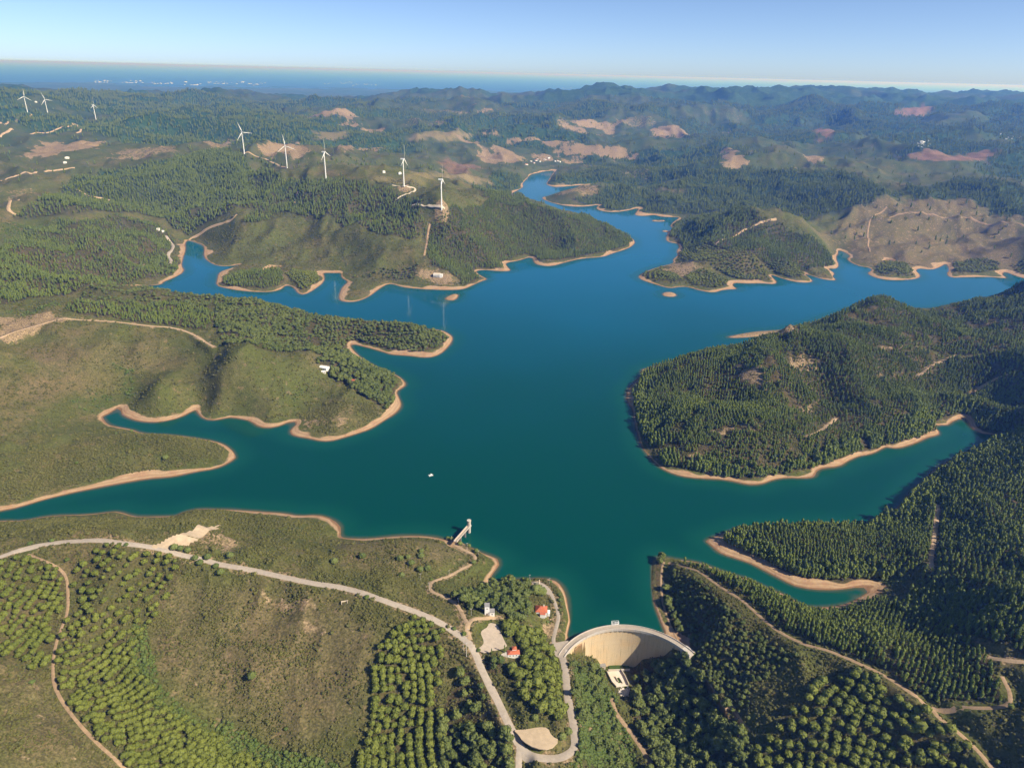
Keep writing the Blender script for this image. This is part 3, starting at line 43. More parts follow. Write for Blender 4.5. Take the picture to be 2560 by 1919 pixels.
FOREST=[('inlet_head_wood','conif',4.0,3.3,1.2,0.5,0.85,70,14,0.2,[(705.0,1006.0),(758.0,1058.0),(829.0,1074.0),(1015.0,1003.0),(802.0,755.0),(729.0,897.0),(722.0,927.0),(704.0,955.0),(702.0,974.0)]),('dam_flank','broad',5,4,1.6,0.5,0.85,60,6,0.12,[(162.0,630.0),(170.0,621.0),(163.0,595.0),(161.0,559.0),(165.0,528.0),(164.0,509.0),(159.0,519.0),(153.0,544.0),(152.0,571.0),(156.0,602.0)]),('right_peninsula','conif',3.9,2.8,0.9,0.44,0.76,88,26,0.28,[(226.0,1130.0),(253.0,1155.0),(315.0,1182.0),(372.0,1209.0),(508.0,1310.0),(600.0,1289.0),(705.0,1148.0),(849.0,1100.0),(1104.0,1094.0),(804.0,1010.0),(730.0,1003.0),(711.0,1011.0),(645.0,970.0),(637.0,943.0),(602.0,921.0),(536.0,894.0),(470.0,862.0),(413.0,827.0),(363.0,808.0),(310.0,792.0),(266.0,801.0),(207.0,823.0),(191.0,895.0),(189.0,976.0),(197.0,1053.0)]),('far_peninsula_bank','conif',4.6,3.8,1.6,0.45,0.85,20,20,0.4,[(562.0,1392.0),(668.0,1452.0),(774.0,1504.0),(886.0,1483.0),(1010.0,1519.0),(1159.0,1560.0),(1565.0,1567.0),(1136.0,1172.0),(855.0,1110.0),(707.0,1152.0),(600.0,1289.0),(576.0,1362.0)]),('east_bank','conif',3.8,3.1,1.1,0.5,0.86,70,18,0.25,[(712.0,913.0),(686.0,900.0),(611.0,850.0),(542.0,793.0),(489.0,744.0),(468.0,721.0),(437.0,704.0),(406.0,682.0),(448.0,644.0),(445.0,607.0),(395.0,557.0),(368.0,536.0),(388.0,429.0),(411.0,399.0),(552.0,536.0),(928.0,884.0),(732.0,901.0)]),('inlet_peninsula','conif',3.6,2.8,0.8,0.45,0.72,80,10,0.2,[(239.0,661.0),(255.0,670.0),(280.0,678.0),(310.0,680.0),(350.0,683.0),(400.0,685.0),(470.0,653.0),(438.0,600.0),(411.0,591.0),(386.0,595.0),(346.0,589.0),(320.0,587.0),(292.0,601.0),(272.0,620.0),(255.0,636.0)]),('ridge','conif',3.5,3.0,1.0,0.45,0.76,50,14,0.18,[(164.0,618.0),(182.0,608.0),(214.0,587.0),(246.0,570.0),(266.0,554.0),(285.0,543.0),(325.0,545.0),(360.0,565.0),(383.0,566.0),(372.0,496.0),(378.0,441.0),(373.0,411.0),(365.0,384.0),(351.0,388.0),(327.0,395.0),(316.0,403.0),(308.0,418.0),(284.0,442.0),(262.0,459.0),(240.0,481.0),(234.0,503.0),(223.0,539.0),(201.0,585.0),(175.0,610.0)]),('corner_pines','pine',7.4,5.6,0.9,1.2,1.6,60,12,0.12,[(268.0,430.0),(290.0,419.0),(305.0,400.0),(318.0,382.0),(335.0,362.0),(318.0,315.0),(174.0,339.0),(196.0,392.0),(211.0,399.0),(231.0,411.0)]),('corner_scatter','pine',13,9,5,0.6,1.0,0,20,0.5,[(345.0,376.0),(378.0,378.0),(436.0,329.0),(332.0,313.0),(344.0,359.0)]),('valley','broad',6.2,5.6,2.6,0.55,1.05,15,10,0.2,[(118.0,510.0),(141.0,501.0),(158.0,486.0),(165.0,484.0),(174.0,461.0),(188.0,421.0),(197.0,397.0),(173.0,345.0),(111.0,332.0),(118.0,420.0),(112.0,447.0),(121.0,483.0)]),('dam_bank','broad',6,4.6,2.6,0.26,0.82,60,10,0.3,[(55.0,470.0),(70.0,487.0),(90.0,502.0),(95.0,480.0),(95.0,455.0),(102.0,421.0),(99.0,329.0),(61.0,323.0),(58.0,373.0),(59.0,403.0),(57.0,428.0),(55.0,451.0)]),('flank_scrub','broad',4.2,3.6,1.9,0.24,0.48,60,10,0.24,[(162.0,608.0),(179.0,591.0),(198.0,531.0),(211.0,498.0),(227.0,471.0),(241.0,446.0),(223.0,443.0),(208.0,435.0),(198.0,414.0),(193.0,420.0),(180.0,442.0),(168.0,481.0),(163.0,526.0),(159.0,565.0)]),('road_triangle','pine',6.8,5.8,2.2,1.1,1.9,80,8,0.15,[(-1.0,488.0),(13.0,491.0),(29.0,495.0),(40.0,483.0),(44.0,463.0),(47.0,445.0),(48.0,423.0),(48.0,402.0),(41.0,381.0),(39.0,392.0),(28.0,394.0),(16.0,404.0),(3.0,423.0),(-0.0,443.0),(9.0,453.0),(3.0,467.0)]),('gully_wood','broad',7,6,2.8,0.5,0.95,40,12,0.3,[(-40.0,436.0),(-32.0,440.0),(-20.0,431.0),(-13.0,413.0),(-3.0,393.0),(5.0,379.0),(8.0,324.0),(-45.0,323.0),(-50.0,392.0),(-49.0,418.0)]),('restaurant_trees','broad',6.5,6,2,0.6,0.9,0,5,0.1,[(-19.0,447.0),(-4.0,445.0),(-0.0,435.0),(-12.0,432.0),(-17.0,439.0)]),('point_wood','broad',6.4,5.6,2.4,0.6,1.05,20,10,0.2,[(-34.0,548.0),(-15.0,574.0),(13.0,584.0),(22.0,566.0),(19.0,538.0),(22.0,521.0),(16.0,500.0),(2.0,490.0),(-8.0,503.0),(-22.0,531.0),(-18.0,499.0),(-42.0,503.0),(-51.0,522.0)]),('centre_pines','pine',6.2,4.2,0.5,1.1,1.4,105,16,0.1,[(-88.0,472.0),(-79.0,480.0),(-63.0,476.0),(-53.0,469.0),(-53.0,450.0),(-52.0,433.0),(-53.0,418.0),(-48.0,401.0),(-45.0,323.0),(-111.0,333.0),(-111.0,386.0),(-105.0,407.0),(-108.0,434.0),(-106.0,454.0)]),('plantation','pine',5.9,3.7,0.5,0.95,1.25,72,16,0.1,[(-363.0,429.0),(-354.0,440.0),(-340.0,448.0),(-318.0,457.0),(-306.0,440.0),(-280.0,415.0),(-257.0,403.0),(-230.0,395.0),(-199.0,384.0),(-165.0,375.0),(-159.0,331.0),(-249.0,309.0),(-278.0,356.0),(-300.0,368.0),(-323.0,383.0),(-343.0,401.0),(-354.0,414.0)]),('plantation_top','pine',7,5.4,1.6,0.75,1.3,60,18,0.34,[(-399.0,521.0),(-375.0,535.0),(-349.0,534.0),(-317.0,534.0),(-297.0,529.0),(-305.0,518.0),(-306.0,492.0),(-312.0,470.0),(-312.0,455.0),(-340.0,448.0),(-360.0,429.0),(-372.0,456.0),(-378.0,484.0)]),('left_edge_pines','pine',6.4,4.2,0.8,0.9,1.25,100,14,0.25,[(-490.0,498.0),(-448.0,511.0),(-429.0,518.0),(-401.0,510.0),(-387.0,491.0),(-377.0,460.0),(-366.0,425.0),(-364.0,405.0),(-382.0,419.0),(-396.0,415.0),(-420.0,402.0)]),('mid_peninsula','broad',6,5,2.2,0.4,0.75,0,12,0.3,[(-613.0,1396.0),(-520.0,1361.0),(-421.0,1346.0),(-345.0,1331.0),(-250.0,1318.0),(-170.0,1313.0),(-136.0,1310.0),(-126.0,1286.0),(-141.0,1240.0),(-171.0,1213.0),(-224.0,1220.0),(-267.0,1249.0),(-309.0,1267.0),(-314.0,1222.0),(-273.0,1169.0),(-278.0,1128.0),(-319.0,1131.0),(-386.0,1086.0),(-406.0,1039.0),(-472.0,1074.0),(-524.0,1171.0)]),('field_wood','conif',5.4,4.6,2.0,0.5,0.85,20,15,0.3,[(-790.0,1178.0),(-788.0,1224.0),(-716.0,1220.0),(-681.0,1326.0),(-579.0,1271.0),(-540.0,1221.0),(-542.0,1162.0),(-604.0,1177.0),(-639.0,1164.0),(-694.0,1165.0),(-751.0,1158.0)]),('shore_scatter','broad',10,8,4,0.4,0.7,20,15,0.4,[(-844.0,1312.0),(-848.0,1503.0),(-785.0,1501.0),(-662.0,1423.0),(-608.0,1382.0),(-575.0,1261.0),(-661.0,1286.0),(-720.0,1230.0)]),('west_wood','conif',5.8,5.0,2.4,0.5,0.95,30,20,0.3,[(-1191.0,1382.0),(-1195.0,1611.0),(-1267.0,1811.0),(-1238.0,1916.0),(-1158.0,2072.0),(-1069.0,2120.0),(-999.0,2058.0),(-943.0,1873.0),(-876.0,1816.0),(-844.0,1733.0),(-861.0,1661.0),(-908.0,1619.0),(-838.0,1391.0),(-877.0,1306.0),(-886.0,1218.0),(-979.0,1101.0)]),('headland_wood','broad',6.5,6,2,0.6,1.0,0,8,0.15,[(-273.0,1169.0),(-232.0,1121.0),(-198.0,1105.0),(-189.0,1070.0),(-190.0,1030.0),(-182.0,1009.0),(-181.0,980.0),(-190.0,969.0),(-208.0,976.0),(-232.0,991.0),(-252.0,1012.0),(-263.0,1038.0),(-285.0,1044.0),(-305.0,1074.0),(-326.0,1080.0),(-306.0,1158.0)]),('islet_wood','conif',6,5,1.8,0.65,0.9,0,8,0.25,[(-724.0,1670.0),(-690.0,1727.0),(-585.0,1716.0),(-557.0,1659.0),(-562.0,1622.0),(-586.0,1595.0),(-646.0,1604.0),(-703.0,1628.0)]),('islet_grove','pine',6,5,1.2,0.9,1.1,0,8,0.1,[(-563.0,1691.0),(-556.0,1718.0),(-500.0,1769.0),(-474.0,1691.0),(-484.0,1631.0),(-498.0,1596.0),(-524.0,1638.0)]),('villa_wood','conif',5.2,4.4,1.6,0.5,0.9,10,8,0.2,[(-214.0,1743.0),(-251.0,1933.0),(-197.0,1948.0),(-109.0,2152.0),(14.0,2801.0),(81.0,2246.0),(251.0,2452.0),(372.0,2296.0),(365.0,2187.0),(287.0,2077.0),(198.0,2001.0),(126.0,1949.0),(64.0,1935.0),(37.0,1997.0),(2.0,1972.0),(-35.0,1889.0),(-27.0,1839.0),(-103.0,1838.0),(-82.0,1750.0),(-105.0,1694.0),(-127.0,1663.0),(-135.0,1704.0),(-167.0,1728.0)]),('villa_grove','broad',9,8,3,0.4,0.7,0,8,0.4,[(-416.0,1712.0),(-366.0,1713.0),(-331.0,1745.0),(-244.0,1744.0),(-239.0,1698.0),(-293.0,1695.0),(-344.0,1704.0)]),('ridge_wood','conif',7.5,6.5,2.4,0.8,1.1,30,20,0.3,[(-786.0,2355.0),(-586.0,2296.0),(-401.0,2185.0),(-259.0,2013.0),(-267.0,1976.0),(-251.0,1933.0),(-266.0,1877.0),(-354.0,1890.0),(-429.0,1947.0),(-534.0,2060.0),(-625.0,2092.0),(-718.0,2164.0),(-739.0,2041.0),(-781.0,2030.0),(-791.0,2171.0)]),('north_hill_wood','conif',8,7,2.4,0.9,1.2,50,25,0.25,[(-1344.0,2011.0),(-1438.0,2261.0),(-1545.0,2690.0),(-1455.0,2750.0),(-1312.0,2815.0),(-1233.0,3093.0),(-1058.0,2837.0),(-816.0,2462.0),(-684.0,2330.0),(-775.0,2319.0),(-785.0,2153.0),(-869.0,2112.0),(-952.0,2126.0),(-984.0,2107.0),(-1034.0,2118.0),(-1106.0,2201.0),(-1166.0,2134.0),(-1225.0,1989.0),(-1299.0,1930.0),(-1354.0,1899.0)]),('cove_pines','conif',7,6,1.4,0.8,1.1,20,30,0.2,[(490.0,2138.0),(522.0,2235.0),(502.0,2315.0),(555.0,2529.0),(621.0,2574.0),(655.0,2390.0),(732.0,2145.0),(786.0,2141.0),(856.0,2101.0),(928.0,2062.0),(898.0,1958.0),(798.0,1887.0),(724.0,1868.0),(666.0,1896.0),(631.0,1934.0),(562.0,2009.0)]),('contour_pines','pine',9,6.5,1,1.0,1.4,20,40,0.15,[(489.0,2078.0),(530.0,2158.0),(553.0,2018.0),(624.0,1947.0),(665.0,1890.0),(686.0,1842.0),(667.0,1785.0),(597.0,1775.0),(575.0,1793.0),(525.0,1849.0),(485.0,1865.0),(466.0,1966.0)]),('knoll_pines','pine',9,6.5,1,1.0,1.3,60,30,0.15,[(329.0,1802.0),(357.0,1856.0),(398.0,1900.0),(401.0,1841.0),(423.0,1811.0),(427.0,1760.0),(407.0,1735.0),(359.0,1746.0)]),('knoll_pines_south','pine',8,6,1,1.0,1.3,20,30,0.12,[(442.0,1794.0),(466.0,1818.0),(502.0,1838.0),(537.0,1807.0),(554.0,1761.0),(524.0,1715.0),(489.0,1696.0),(445.0,1723.0)]),('spit_pines','pine',8,6,1,1.0,1.3,20,20,0.15,[(675.0,1887.0),(768.0,1900.0),(777.0,1843.0),(729.0,1816.0),(693.0,1870.0)]),('cape_pines','pine',8,6,1,1.0,1.3,20,20,0.15,[(1016.0,1958.0),(1077.0,2014.0),(1117.0,2003.0),(1101.0,1914.0),(1048.0,1865.0),(985.0,1868.0)]),('bay_pines','pine',8,6,1,1.0,1.3,20,30,0.15,[(1256.0,2008.0),(1324.0,2027.0),(1386.0,1997.0),(1359.0,1957.0),(1281.0,1912.0),(1217.0,1915.0)]),('edge_pines','pine',8,6,1,1.0,1.3,20,30,0.15,[(1407.0,1975.0),(1517.0,1993.0),(1547.0,1899.0),(1426.0,1882.0),(1393.0,1923.0)]),('dotted_slope','conif',11,9,3,1.0,1.3,20,30,0.2,[(241.0,2918.0),(346.0,3005.0),(573.0,3375.0),(733.0,3359.0),(847.0,3324.0),(1064.0,3213.0),(1148.0,2971.0),(1338.0,3122.0),(1367.0,2740.0),(1386.0,2593.0),(1217.0,2468.0),(1041.0,2452.0),(794.0,2151.0),(747.0,2627.0),(618.0,2700.0),(489.0,2738.0),(370.0,2766.0)]),('east_ridge_wood','conif',11,9,3,1.0,1.3,20,30,0.2,[(1432.0,2692.0),(1803.0,2983.0),(1950.0,2803.0),(2119.0,2739.0),(1806.0,2289.0),(1670.0,2361.0),(1555.0,2541.0),(1411.0,2530.0)]),('arm_wood','conif',10,8,3,0.9,1.2,20,30,0.25,[(150.0,3508.0),(225.0,3499.0),(446.0,3955.0),(708.0,3745.0),(752.0,3373.0),(574.0,3387.0),(411.0,3279.0),(202.0,3395.0)]),('west_arm_wood','conif',10,8,3,0.9,1.2,20,30,0.35,[(-149.0,2411.0),(-121.0,3493.0),(14.0,3585.0),(34.0,3497.0),(-3.0,3224.0),(-34.0,2331.0),(-114.0,2244.0)])]
BUSHES=[('round dark green tree standing alone on the grassy left peninsula', 3.8, [(-448.1, 795.0)]), ('pair of small round trees side by side on the grassy left peninsula', 2.4, [(-555.8, 768.4), (-548.6, 770.7)]), ('small bush on the upper edge of the grassy left peninsula', 2.4, [(-552.5, 737.9), (-541.5, 851.8), (-539.8, 833.4), (-538.7, 883.6), (-568.9, 872.3)]), ('single round tree standing alone on the brown slope above the pine rows', 3.0, [(-210.1, 435.3)]), ('green bush at the lower edge of the brown slope', 2.3, [(-207.3, 397.6), (-195.3, 393.3), (-209.4, 408.6), (-174.3, 403.5), (-151.1, 469.3), (-359.1, 394.8), (-225.1, 407.6), (-263.0, 410.8), (-175.6, 378.1), (-154.8, 382.6), (-164.3, 389.1)]), ('roadside tree beside the paved road near the dirt clearing', 3.0, [(-310.0, 544.1), (-303.0, 543.9), (-292.8, 535.2), (-282.7, 539.0), (-271.6, 529.3), (-263.8, 543.7), (-265.7, 524.5), (-286.8, 530.7), (-315.4, 543.7)]), ('bush on the verge of the paved road at the left', 2.4, [(-370.4, 547.7), (-445.5, 536.8), (-390.5, 520.8), (-403.1, 521.4), (-461.5, 529.2), (-428.1, 541.6), (-401.7, 545.2), (-355.7, 537.0)]), ('round olive green tree on the brown headland behind the paved road', 3.0, [(-145.5, 574.1), (-96.3, 570.8), (-86.6, 563.1), (-79.5, 566.9), (-102.1, 547.2), (-89.4, 594.6), (-88.6, 585.1), (-168.4, 555.3), (-100.9, 580.7), (-108.1, 575.3)]), ('dark tree on the shore beside the footbridge of the intake tower', 2.6, [(-53.1, 640.7), (-43.2, 638.8), (-34.2, 626.3), (-63.2, 649.8), (-35.7, 600.8), (-67.5, 652.6)]), ('bush on the roadside slope between the road and the brown headland', 2.3, [(-134.0, 502.9), (-125.5, 499.8), (-120.3, 497.1), (-74.7, 555.3), (-29.4, 472.0), (-22.8, 453.7), (-136.9, 473.8), (-36.0, 468.3), (-50.5, 475.2), (-45.1, 473.4)]), ('round bush at the edge of the sandy yard inside the road bend', 2.8, [(23.9, 392.5), (50.0, 390.7), (44.5, 380.9)]), ('bush on the narrow strip between the point road and the water', 2.0, [(52.3, 551.5), (53.0, 543.2), (52.0, 537.7), (50.5, 570.8), (44.4, 579.9), (38.7, 582.2), (52.3, 558.9)]), ('large round tree on the viewpoint terrace above the red roofed house', 5.0, [(28.9, 556.6), (33.7, 555.4)]), ('small bush in the garden of the red roofed house', 1.8, [(41.3, 543.5), (40.0, 531.8), (43.1, 528.9), (38.9, 519.7), (33.7, 515.7)])]
TURBINES=[('leftmost of the three small white wind turbines on the far left ridge', (-2683.2, 4096.6), 0.8, 4), ('middle one of the three small white wind turbines on the far left ridge', (-2691.3, 4284.1), 0.9, -20), ('rightmost of the three small white wind turbines on the far left ridge', (-2470.6, 4371.3), 1.5, 2), ('white wind turbine standing at the upper left end of the long turbine ridge', (-1062.8, 2859.2), 0.75, -22), ('white wind turbine at the junction of the pale spur tracks, second along the turbine ridge', (-870.3, 2760.7), 0.35, -8), ('white wind turbine rising straight out of the dark ridge wood, middle of the turbine ridge', (-608.8, 2313.5), 1.38, -6), ('white wind turbine beside the pale hairpin track, second nearest on the turbine ridge', (-339.2, 2174.7), 1.42, 6), ('nearest and tallest white wind turbine standing on a pale gravel pad', (-205.0, 1961.2), 1.48, -4)]
POLES=[('tall pale concrete power pole beside the parking area junction, the thicker of the pair', (-32.6, 448.1), 15, 0.35), ('thin tall power pole behind the thicker one at the parking area junction', (-35.6, 452.9), 14, 0.22), ('power pole on the verge in front of the loop road', (-32.5, 466.1), 9, 0.18), ('power pole beside the white tower building at the loop road', (-31.3, 491.8), 8, 0.18), ('power pole where the dirt track leaves the wood', (-44.1, 508.3), 8, 0.16), ('power pole on the headland shore behind the footbridge trees', (-44.5, 631.0), 9, 0.2), ('power pole on the headland shore nearest the pointed sandy tip', (-31.1, 617.1), 8, 0.16), ('power pole in the bend of the sunken dirt track', (-58.2, 568.1), 8, 0.16), ('power pole at the left end of the sunken dirt track', (-83.8, 547.7), 9, 0.16), ('power pole at the dark trees below the sunken dirt track', (-74.0, 534.0), 9, 0.2), ('lamp post at the shore end of the footbridge', (-63.0, 646.9), 7, 0.2), ('power pole behind the viewpoint terrace', (23.0, 580.7), 8, 0.16), ('power pole on the right rim of the viewpoint terrace', (42.9, 575.4), 8, 0.16)]
PTS={'house':(33.2,527.6),'tower_house':(-15.9,498.7),'restaurant':(4.9,452.4),'cypress_a':(-11.6,450.0),'cypress_b':(-0.8,452.4),'villa':(-190.3,1707.7),'hut':(-119.4,1761.2),'farm':(-310.8,1073.3),'farm_shed':(-309.5,1062.4),'cottage':(-254.2,1041.4),'pillar':(32.7,574.5),'ruin':(-142.5,496.6),'barn':(92.6,508.9),'raft':(-102.4,787.7),'tower':(-44.8,666.4),'bridge_end':(-58.0,636.3),'deck_end':(-45.7,659.2),'pier_a':(-47.9,658.7),'pier_b':(-52.0,649.6),'damL':(53.3,477.3),'damM':(104.6,511.1),'damR':(163.3,483.2),'hoist':(105.0,514.2)}
VILLAGE=[(77.6,4153.0),(105.1,4173.8),(128.0,4174.3),(92.2,4087.8),(156.6,4220.7),(47.7,3884.7),(215.9,4207.4),(230.3,4222.3),(239.0,4208.7),(115.0,4216.7),(180.0,4241.9)]
FARMS=[('long white farm building among trees on the far left', (-1722.5, 2798.1), 14), ('white farmhouse below the long farm building on the far left', (-1700.3, 2743.2), 11), ('small white house beside the bank road near the left inlet', (-1036.0, 2064.9), 9), ('pale house above the bank road near the left inlet', (-1047.6, 2062.5), 9), ('lone white house on the far left moor', (-2446.8, 4682.6), 11), ('white house on the far left shore of the small pond', (-2809.7, 4386.2), 11), ('white barn beside the mid distance valley road', (-372.9, 2319.0), 9), ('white house on the right valley floor', (2204.0, 4098.5), 24), ('pale house at the foot of the turbine ridge', (-422.2, 2310.3), 8)]
TOWN=[(-12654.0,23403.0,1.01),(-14091.0,25387.0,0.91),(-14056.0,25481.0,0.64),(-13513.0,25247.0,0.79),(-12765.0,23164.0,1.32),(-13711.0,25414.0,0.99),(-13958.0,25653.0,1.04),(-12840.0,23109.0,0.65),(-12689.0,23317.0,0.78),(-13427.0,24948.0,0.61),(-13983.0,25739.0,1.0),(-12859.0,23344.0,0.86),(-13767.0,25469.0,0.72),(-13728.0,25255.0,1.24),(-12926.0,23227.0,1.24),(-12787.0,23294.0,0.79),(-12204.0,23435.0,0.67),(-12941.0,26063.0,1.36),(-11924.0,23400.0,1.04),(-12096.0,23527.0,1.14),(-12922.0,25781.0,0.78),(-13236.0,26349.0,1.15),(-13013.0,25892.0,1.24),(-12248.0,23765.0,1.24),(-12043.0,23611.0,1.09),(-11839.0,23969.0,1.18),(-13134.0,26400.0,1.17),(-12912.0,26010.0,1.04),(-11905.0,23468.0,0.85),(-13417.0,26346.0,0.94),(-11990.0,23843.0,1.34),(-11957.0,23368.0,0.75),(-11716.0,26733.0,0.92),(-10894.0,22792.0,1.26),(-10915.0,23008.0,0.81),(-10904.0,23921.0,0.69),(-11584.0,26560.0,0.96),(-11826.0,24713.0,0.76),(-10789.0,23258.0,1.31),(-11438.0,25060.0,1.13),(-11339.0,25979.0,1.23),(-11007.0,23890.0,1.19),(-10868.0,23865.0,1.16),(-11836.0,24593.0,0.72),(-11664.0,24796.0,0.64),(-10869.0,23108.0,1.31),(-9789.0,22727.0,0.93),(-9563.0,22656.0,1.35),(-9712.0,22580.0,0.87),(-10047.0,24024.0,1.3),(-9615.0,22532.0,1.03),(-9777.0,22649.0,0.64),(-9914.0,22591.0,0.98),(-10058.0,24065.0,1.05),(-9691.0,22693.0,1.18),(-9693.0,22745.0,0.99),(-9803.0,23136.0,1.04),(-9815.0,23246.0,1.39),(-9470.0,25532.0,0.84),(-10574.0,27407.0,0.64),(-10387.0,25514.0,1.29),(-10104.0,25264.0,0.8),(-10949.0,27057.0,1.14),(-9873.0,25778.0,0.96),(-10050.0,25485.0,1.34),(-9985.0,25085.0,0.8),(-10793.0,27097.0,0.67),(-10204.0,28245.0,0.74),(-11347.0,27818.0,0.77),(-9868.0,25486.0,1.38),(-10389.0,28583.0,1.09),(-10535.0,29112.0,1.28),(-9831.0,25315.0,0.86),(-10244.0,27188.0,0.68),(-9491.0,25638.0,0.99),(-9780.0,25153.0,0.9),(-10144.0,27862.0,0.9),(-11058.0,28366.0,0.82),(-11162.0,28157.0,1.03),(-11037.0,28608.0,0.72),(-10497.0,28997.0,0.9),(-10495.0,29119.0,0.93),(-10743.0,29203.0,0.65),(-9790.0,27071.0,0.81),(-8846.0,25702.0,1.31),(-9371.0,28137.0,1.02),(-9131.0,25996.0,1.19),(-9317.0,27513.0,0.87),(-8833.0,25564.0,1.15),(-8950.0,26564.0,0.95),(-9295.0,26258.0,1.36),(-8774.0,25526.0,1.08),(-8652.0,25279.0,0.81),(-8325.0,23908.0,1.0),(-7353.0,33493.0,1.23),(-7210.0,31725.0,1.3),(-7295.0,31354.0,0.8),(-6950.0,30299.0,0.92),(-7548.0,33956.0,1.4),(-6852.0,31185.0,0.76),(-7416.0,33058.0,0.9),(-7768.0,33185.0,0.73),(-6987.0,30131.0,0.8),(-7540.0,34019.0,0.65),(-5979.0,27521.0,1.25),(-5757.0,26323.0,0.78),(-6031.0,28612.0,0.76),(-5645.0,29962.0,1.06),(-5987.0,29775.0,1.19),(-5509.0,29320.0,0.67),(-5604.0,28933.0,0.99),(-5939.0,29922.0,0.84),(-6155.0,30343.0,1.07),(-6281.0,29441.0,1.32),(-5998.0,29901.0,1.16),(-5351.0,28497.0,1.24),(2217.0,32862.0,1.35),(1872.0,31091.0,0.68),(2091.0,32699.0,0.82),(1833.0,32010.0,1.03),(-7544.0,30285.0,0.98),(-7483.0,30441.0,0.64),(-7446.0,29236.0,1.31),(-7377.0,29028.0,0.78),(-7322.0,29272.0,0.69),(-7299.0,29107.0,0.88),(2253.0,4090.0,0.78),(2013.0,3705.0,0.52),(2232.0,4130.0,0.62),(2231.0,4116.0,0.63),(2235.0,4072.0,0.57),(2230.0,4056.0,0.63),(2238.0,4121.0,0.75),(2226.0,4113.0,0.78),(2226.0,4123.0,0.61),(2223.0,4076.0,0.62),(2323.0,4245.0,0.78),(2227.0,4096.0,0.63),(2008.0,3714.0,0.64),(2206.0,4118.0,0.65),(2238.0,4140.0,0.77),(2011.0,3739.0,0.63),(2953.0,4479.0,0.51),(2965.0,4503.0,0.63),(2881.0,4487.0,0.65),(3019.0,4594.0,0.53),(2877.0,4393.0,0.75),(3313.0,4973.0,0.6),(2912.0,4417.0,0.67),(3009.0,4497.0,0.52),(3128.0,4639.0,0.68),(2680.0,4110.0,0.8),(2922.0,4469.0,0.52),(3001.0,4495.0,0.57),(3079.0,4600.0,0.78),(3323.0,4974.0,0.57)]
# ---------------------------------------------------------------- terrain heights (metres, lake level = 0)
def hash2(ix, iy, seed):
    h = (ix.astype(np.int64) * 374761393 + iy.astype(np.int64) * 668265263 + seed * 974634777) & 0x7fffffff
    h = ((h ^ (h >> 13)) * 1274126177) & 0x7fffffff
    return ((h ^ (h >> 16)) & 0xffff) / 65535.0
def vnoise(x, y, s, seed=0):
    x = x / s; y = y / s
    ix = np.floor(x); iy = np.floor(y); fx = x - ix; fy = y - iy
    fx = fx * fx * fx * (fx * (fx * 6 - 15) + 10); fy = fy * fy * fy * (fy * (fy * 6 - 15) + 10)
    a = hash2(ix, iy, seed); b = hash2(ix + 1, iy, seed); c = hash2(ix, iy + 1, seed); d = hash2(ix + 1, iy + 1, seed)
    return (a + (b - a) * fx) * (1 - fy) + (c + (d - c) * fx) * fy
def fbm(x, y, s, seed=0, n=4, g=.5):
    t = 0; a = 1; w = 0
    for k in range(n):
        ca, sa = math.cos(k * 1.1), math.sin(k * 1.1)
        t = t + a * vnoise(x * ca - y * sa, x * sa + y * ca, s / 2.03 ** k, seed + k * 17); w += a; a *= g
    return t / w
def ridged(x, y, s, seed=0, n=4):
    wx = (fbm(x, y, s * 1.7, seed + 50, 2) - .5) * s * .9; wy = (fbm(x, y, s * 1.7, seed + 60, 2) - .5) * s * .9
    t = 0; a = 1; w = 0
    for k in range(n):
        r = 1 - np.abs(2 * vnoise(x + wx, y + wy, s / 2.1 ** k, seed + k * 31) - 1)
        t = t + a * r; w += a; a *= .45
    return t / w
def sstep(a, b, x):
    t = np.clip((x - a) / (b - a), 0, 1); return t * t * (3 - 2 * t)
def inpoly(x, y, poly):
    P = np.asarray(poly, float)[:, :2]; r = np.zeros(x.shape, bool)
    m = (x >= P[:, 0].min()) & (x <= P[:, 0].max()) & (y >= P[:, 1].min()) & (y <= P[:, 1].max())
    if not m.any(): return r
    xs = x[m]; ys = y[m]; q = np.zeros(xs.shape, bool)
    for (x0, y0), (x1, y1) in zip(P, np.roll(P, -1, 0)):
        if y0 == y1: continue
        q ^= ((ys < y0) != (ys < y1)) & (xs < x0 + (ys - y0) * (x1 - x0) / (y1 - y0))
    r[m] = q; return r
def segdist(x, y, line, closed=False):
    P = np.asarray(line, float)[:, :2]; Q = np.roll(P, -1, 0)
    if not closed: P = P[:-1]; Q = Q[:-1]
    d = np.full(x.shape, 1e12)
    for (x0, y0), (x1, y1) in zip(P, Q):
        dx, dy = x1 - x0, y1 - y0; L = dx * dx + dy * dy + 1e-9
        t = np.clip(((x - x0) * dx + (y - y0) * dy) / L, 0, 1)
        d = np.minimum(d, (x - x0 - t * dx) ** 2 + (y - y0 - t * dy) ** 2)
    return np.sqrt(d)
def smooth_line(P, n=3, closed=True):
    P = np.asarray(P, float)
    for _ in range(1):
        A = P; B = np.roll(P, -1, 0)
        if not closed: A = P[:-1]; B = P[1:]
        Q = np.empty((len(A) * 2, P.shape[1])); Q[0::2] = A * .75 + B * .25; Q[1::2] = A * .25 + B * .75
        if not closed: Q = np.vstack([P[:1], Q, P[-1:]])
        P = Q
    return P
SHORE_S = smooth_line(SHORE)
LAND_ISLETS = [smooth_line(p) for p in ISLETS]
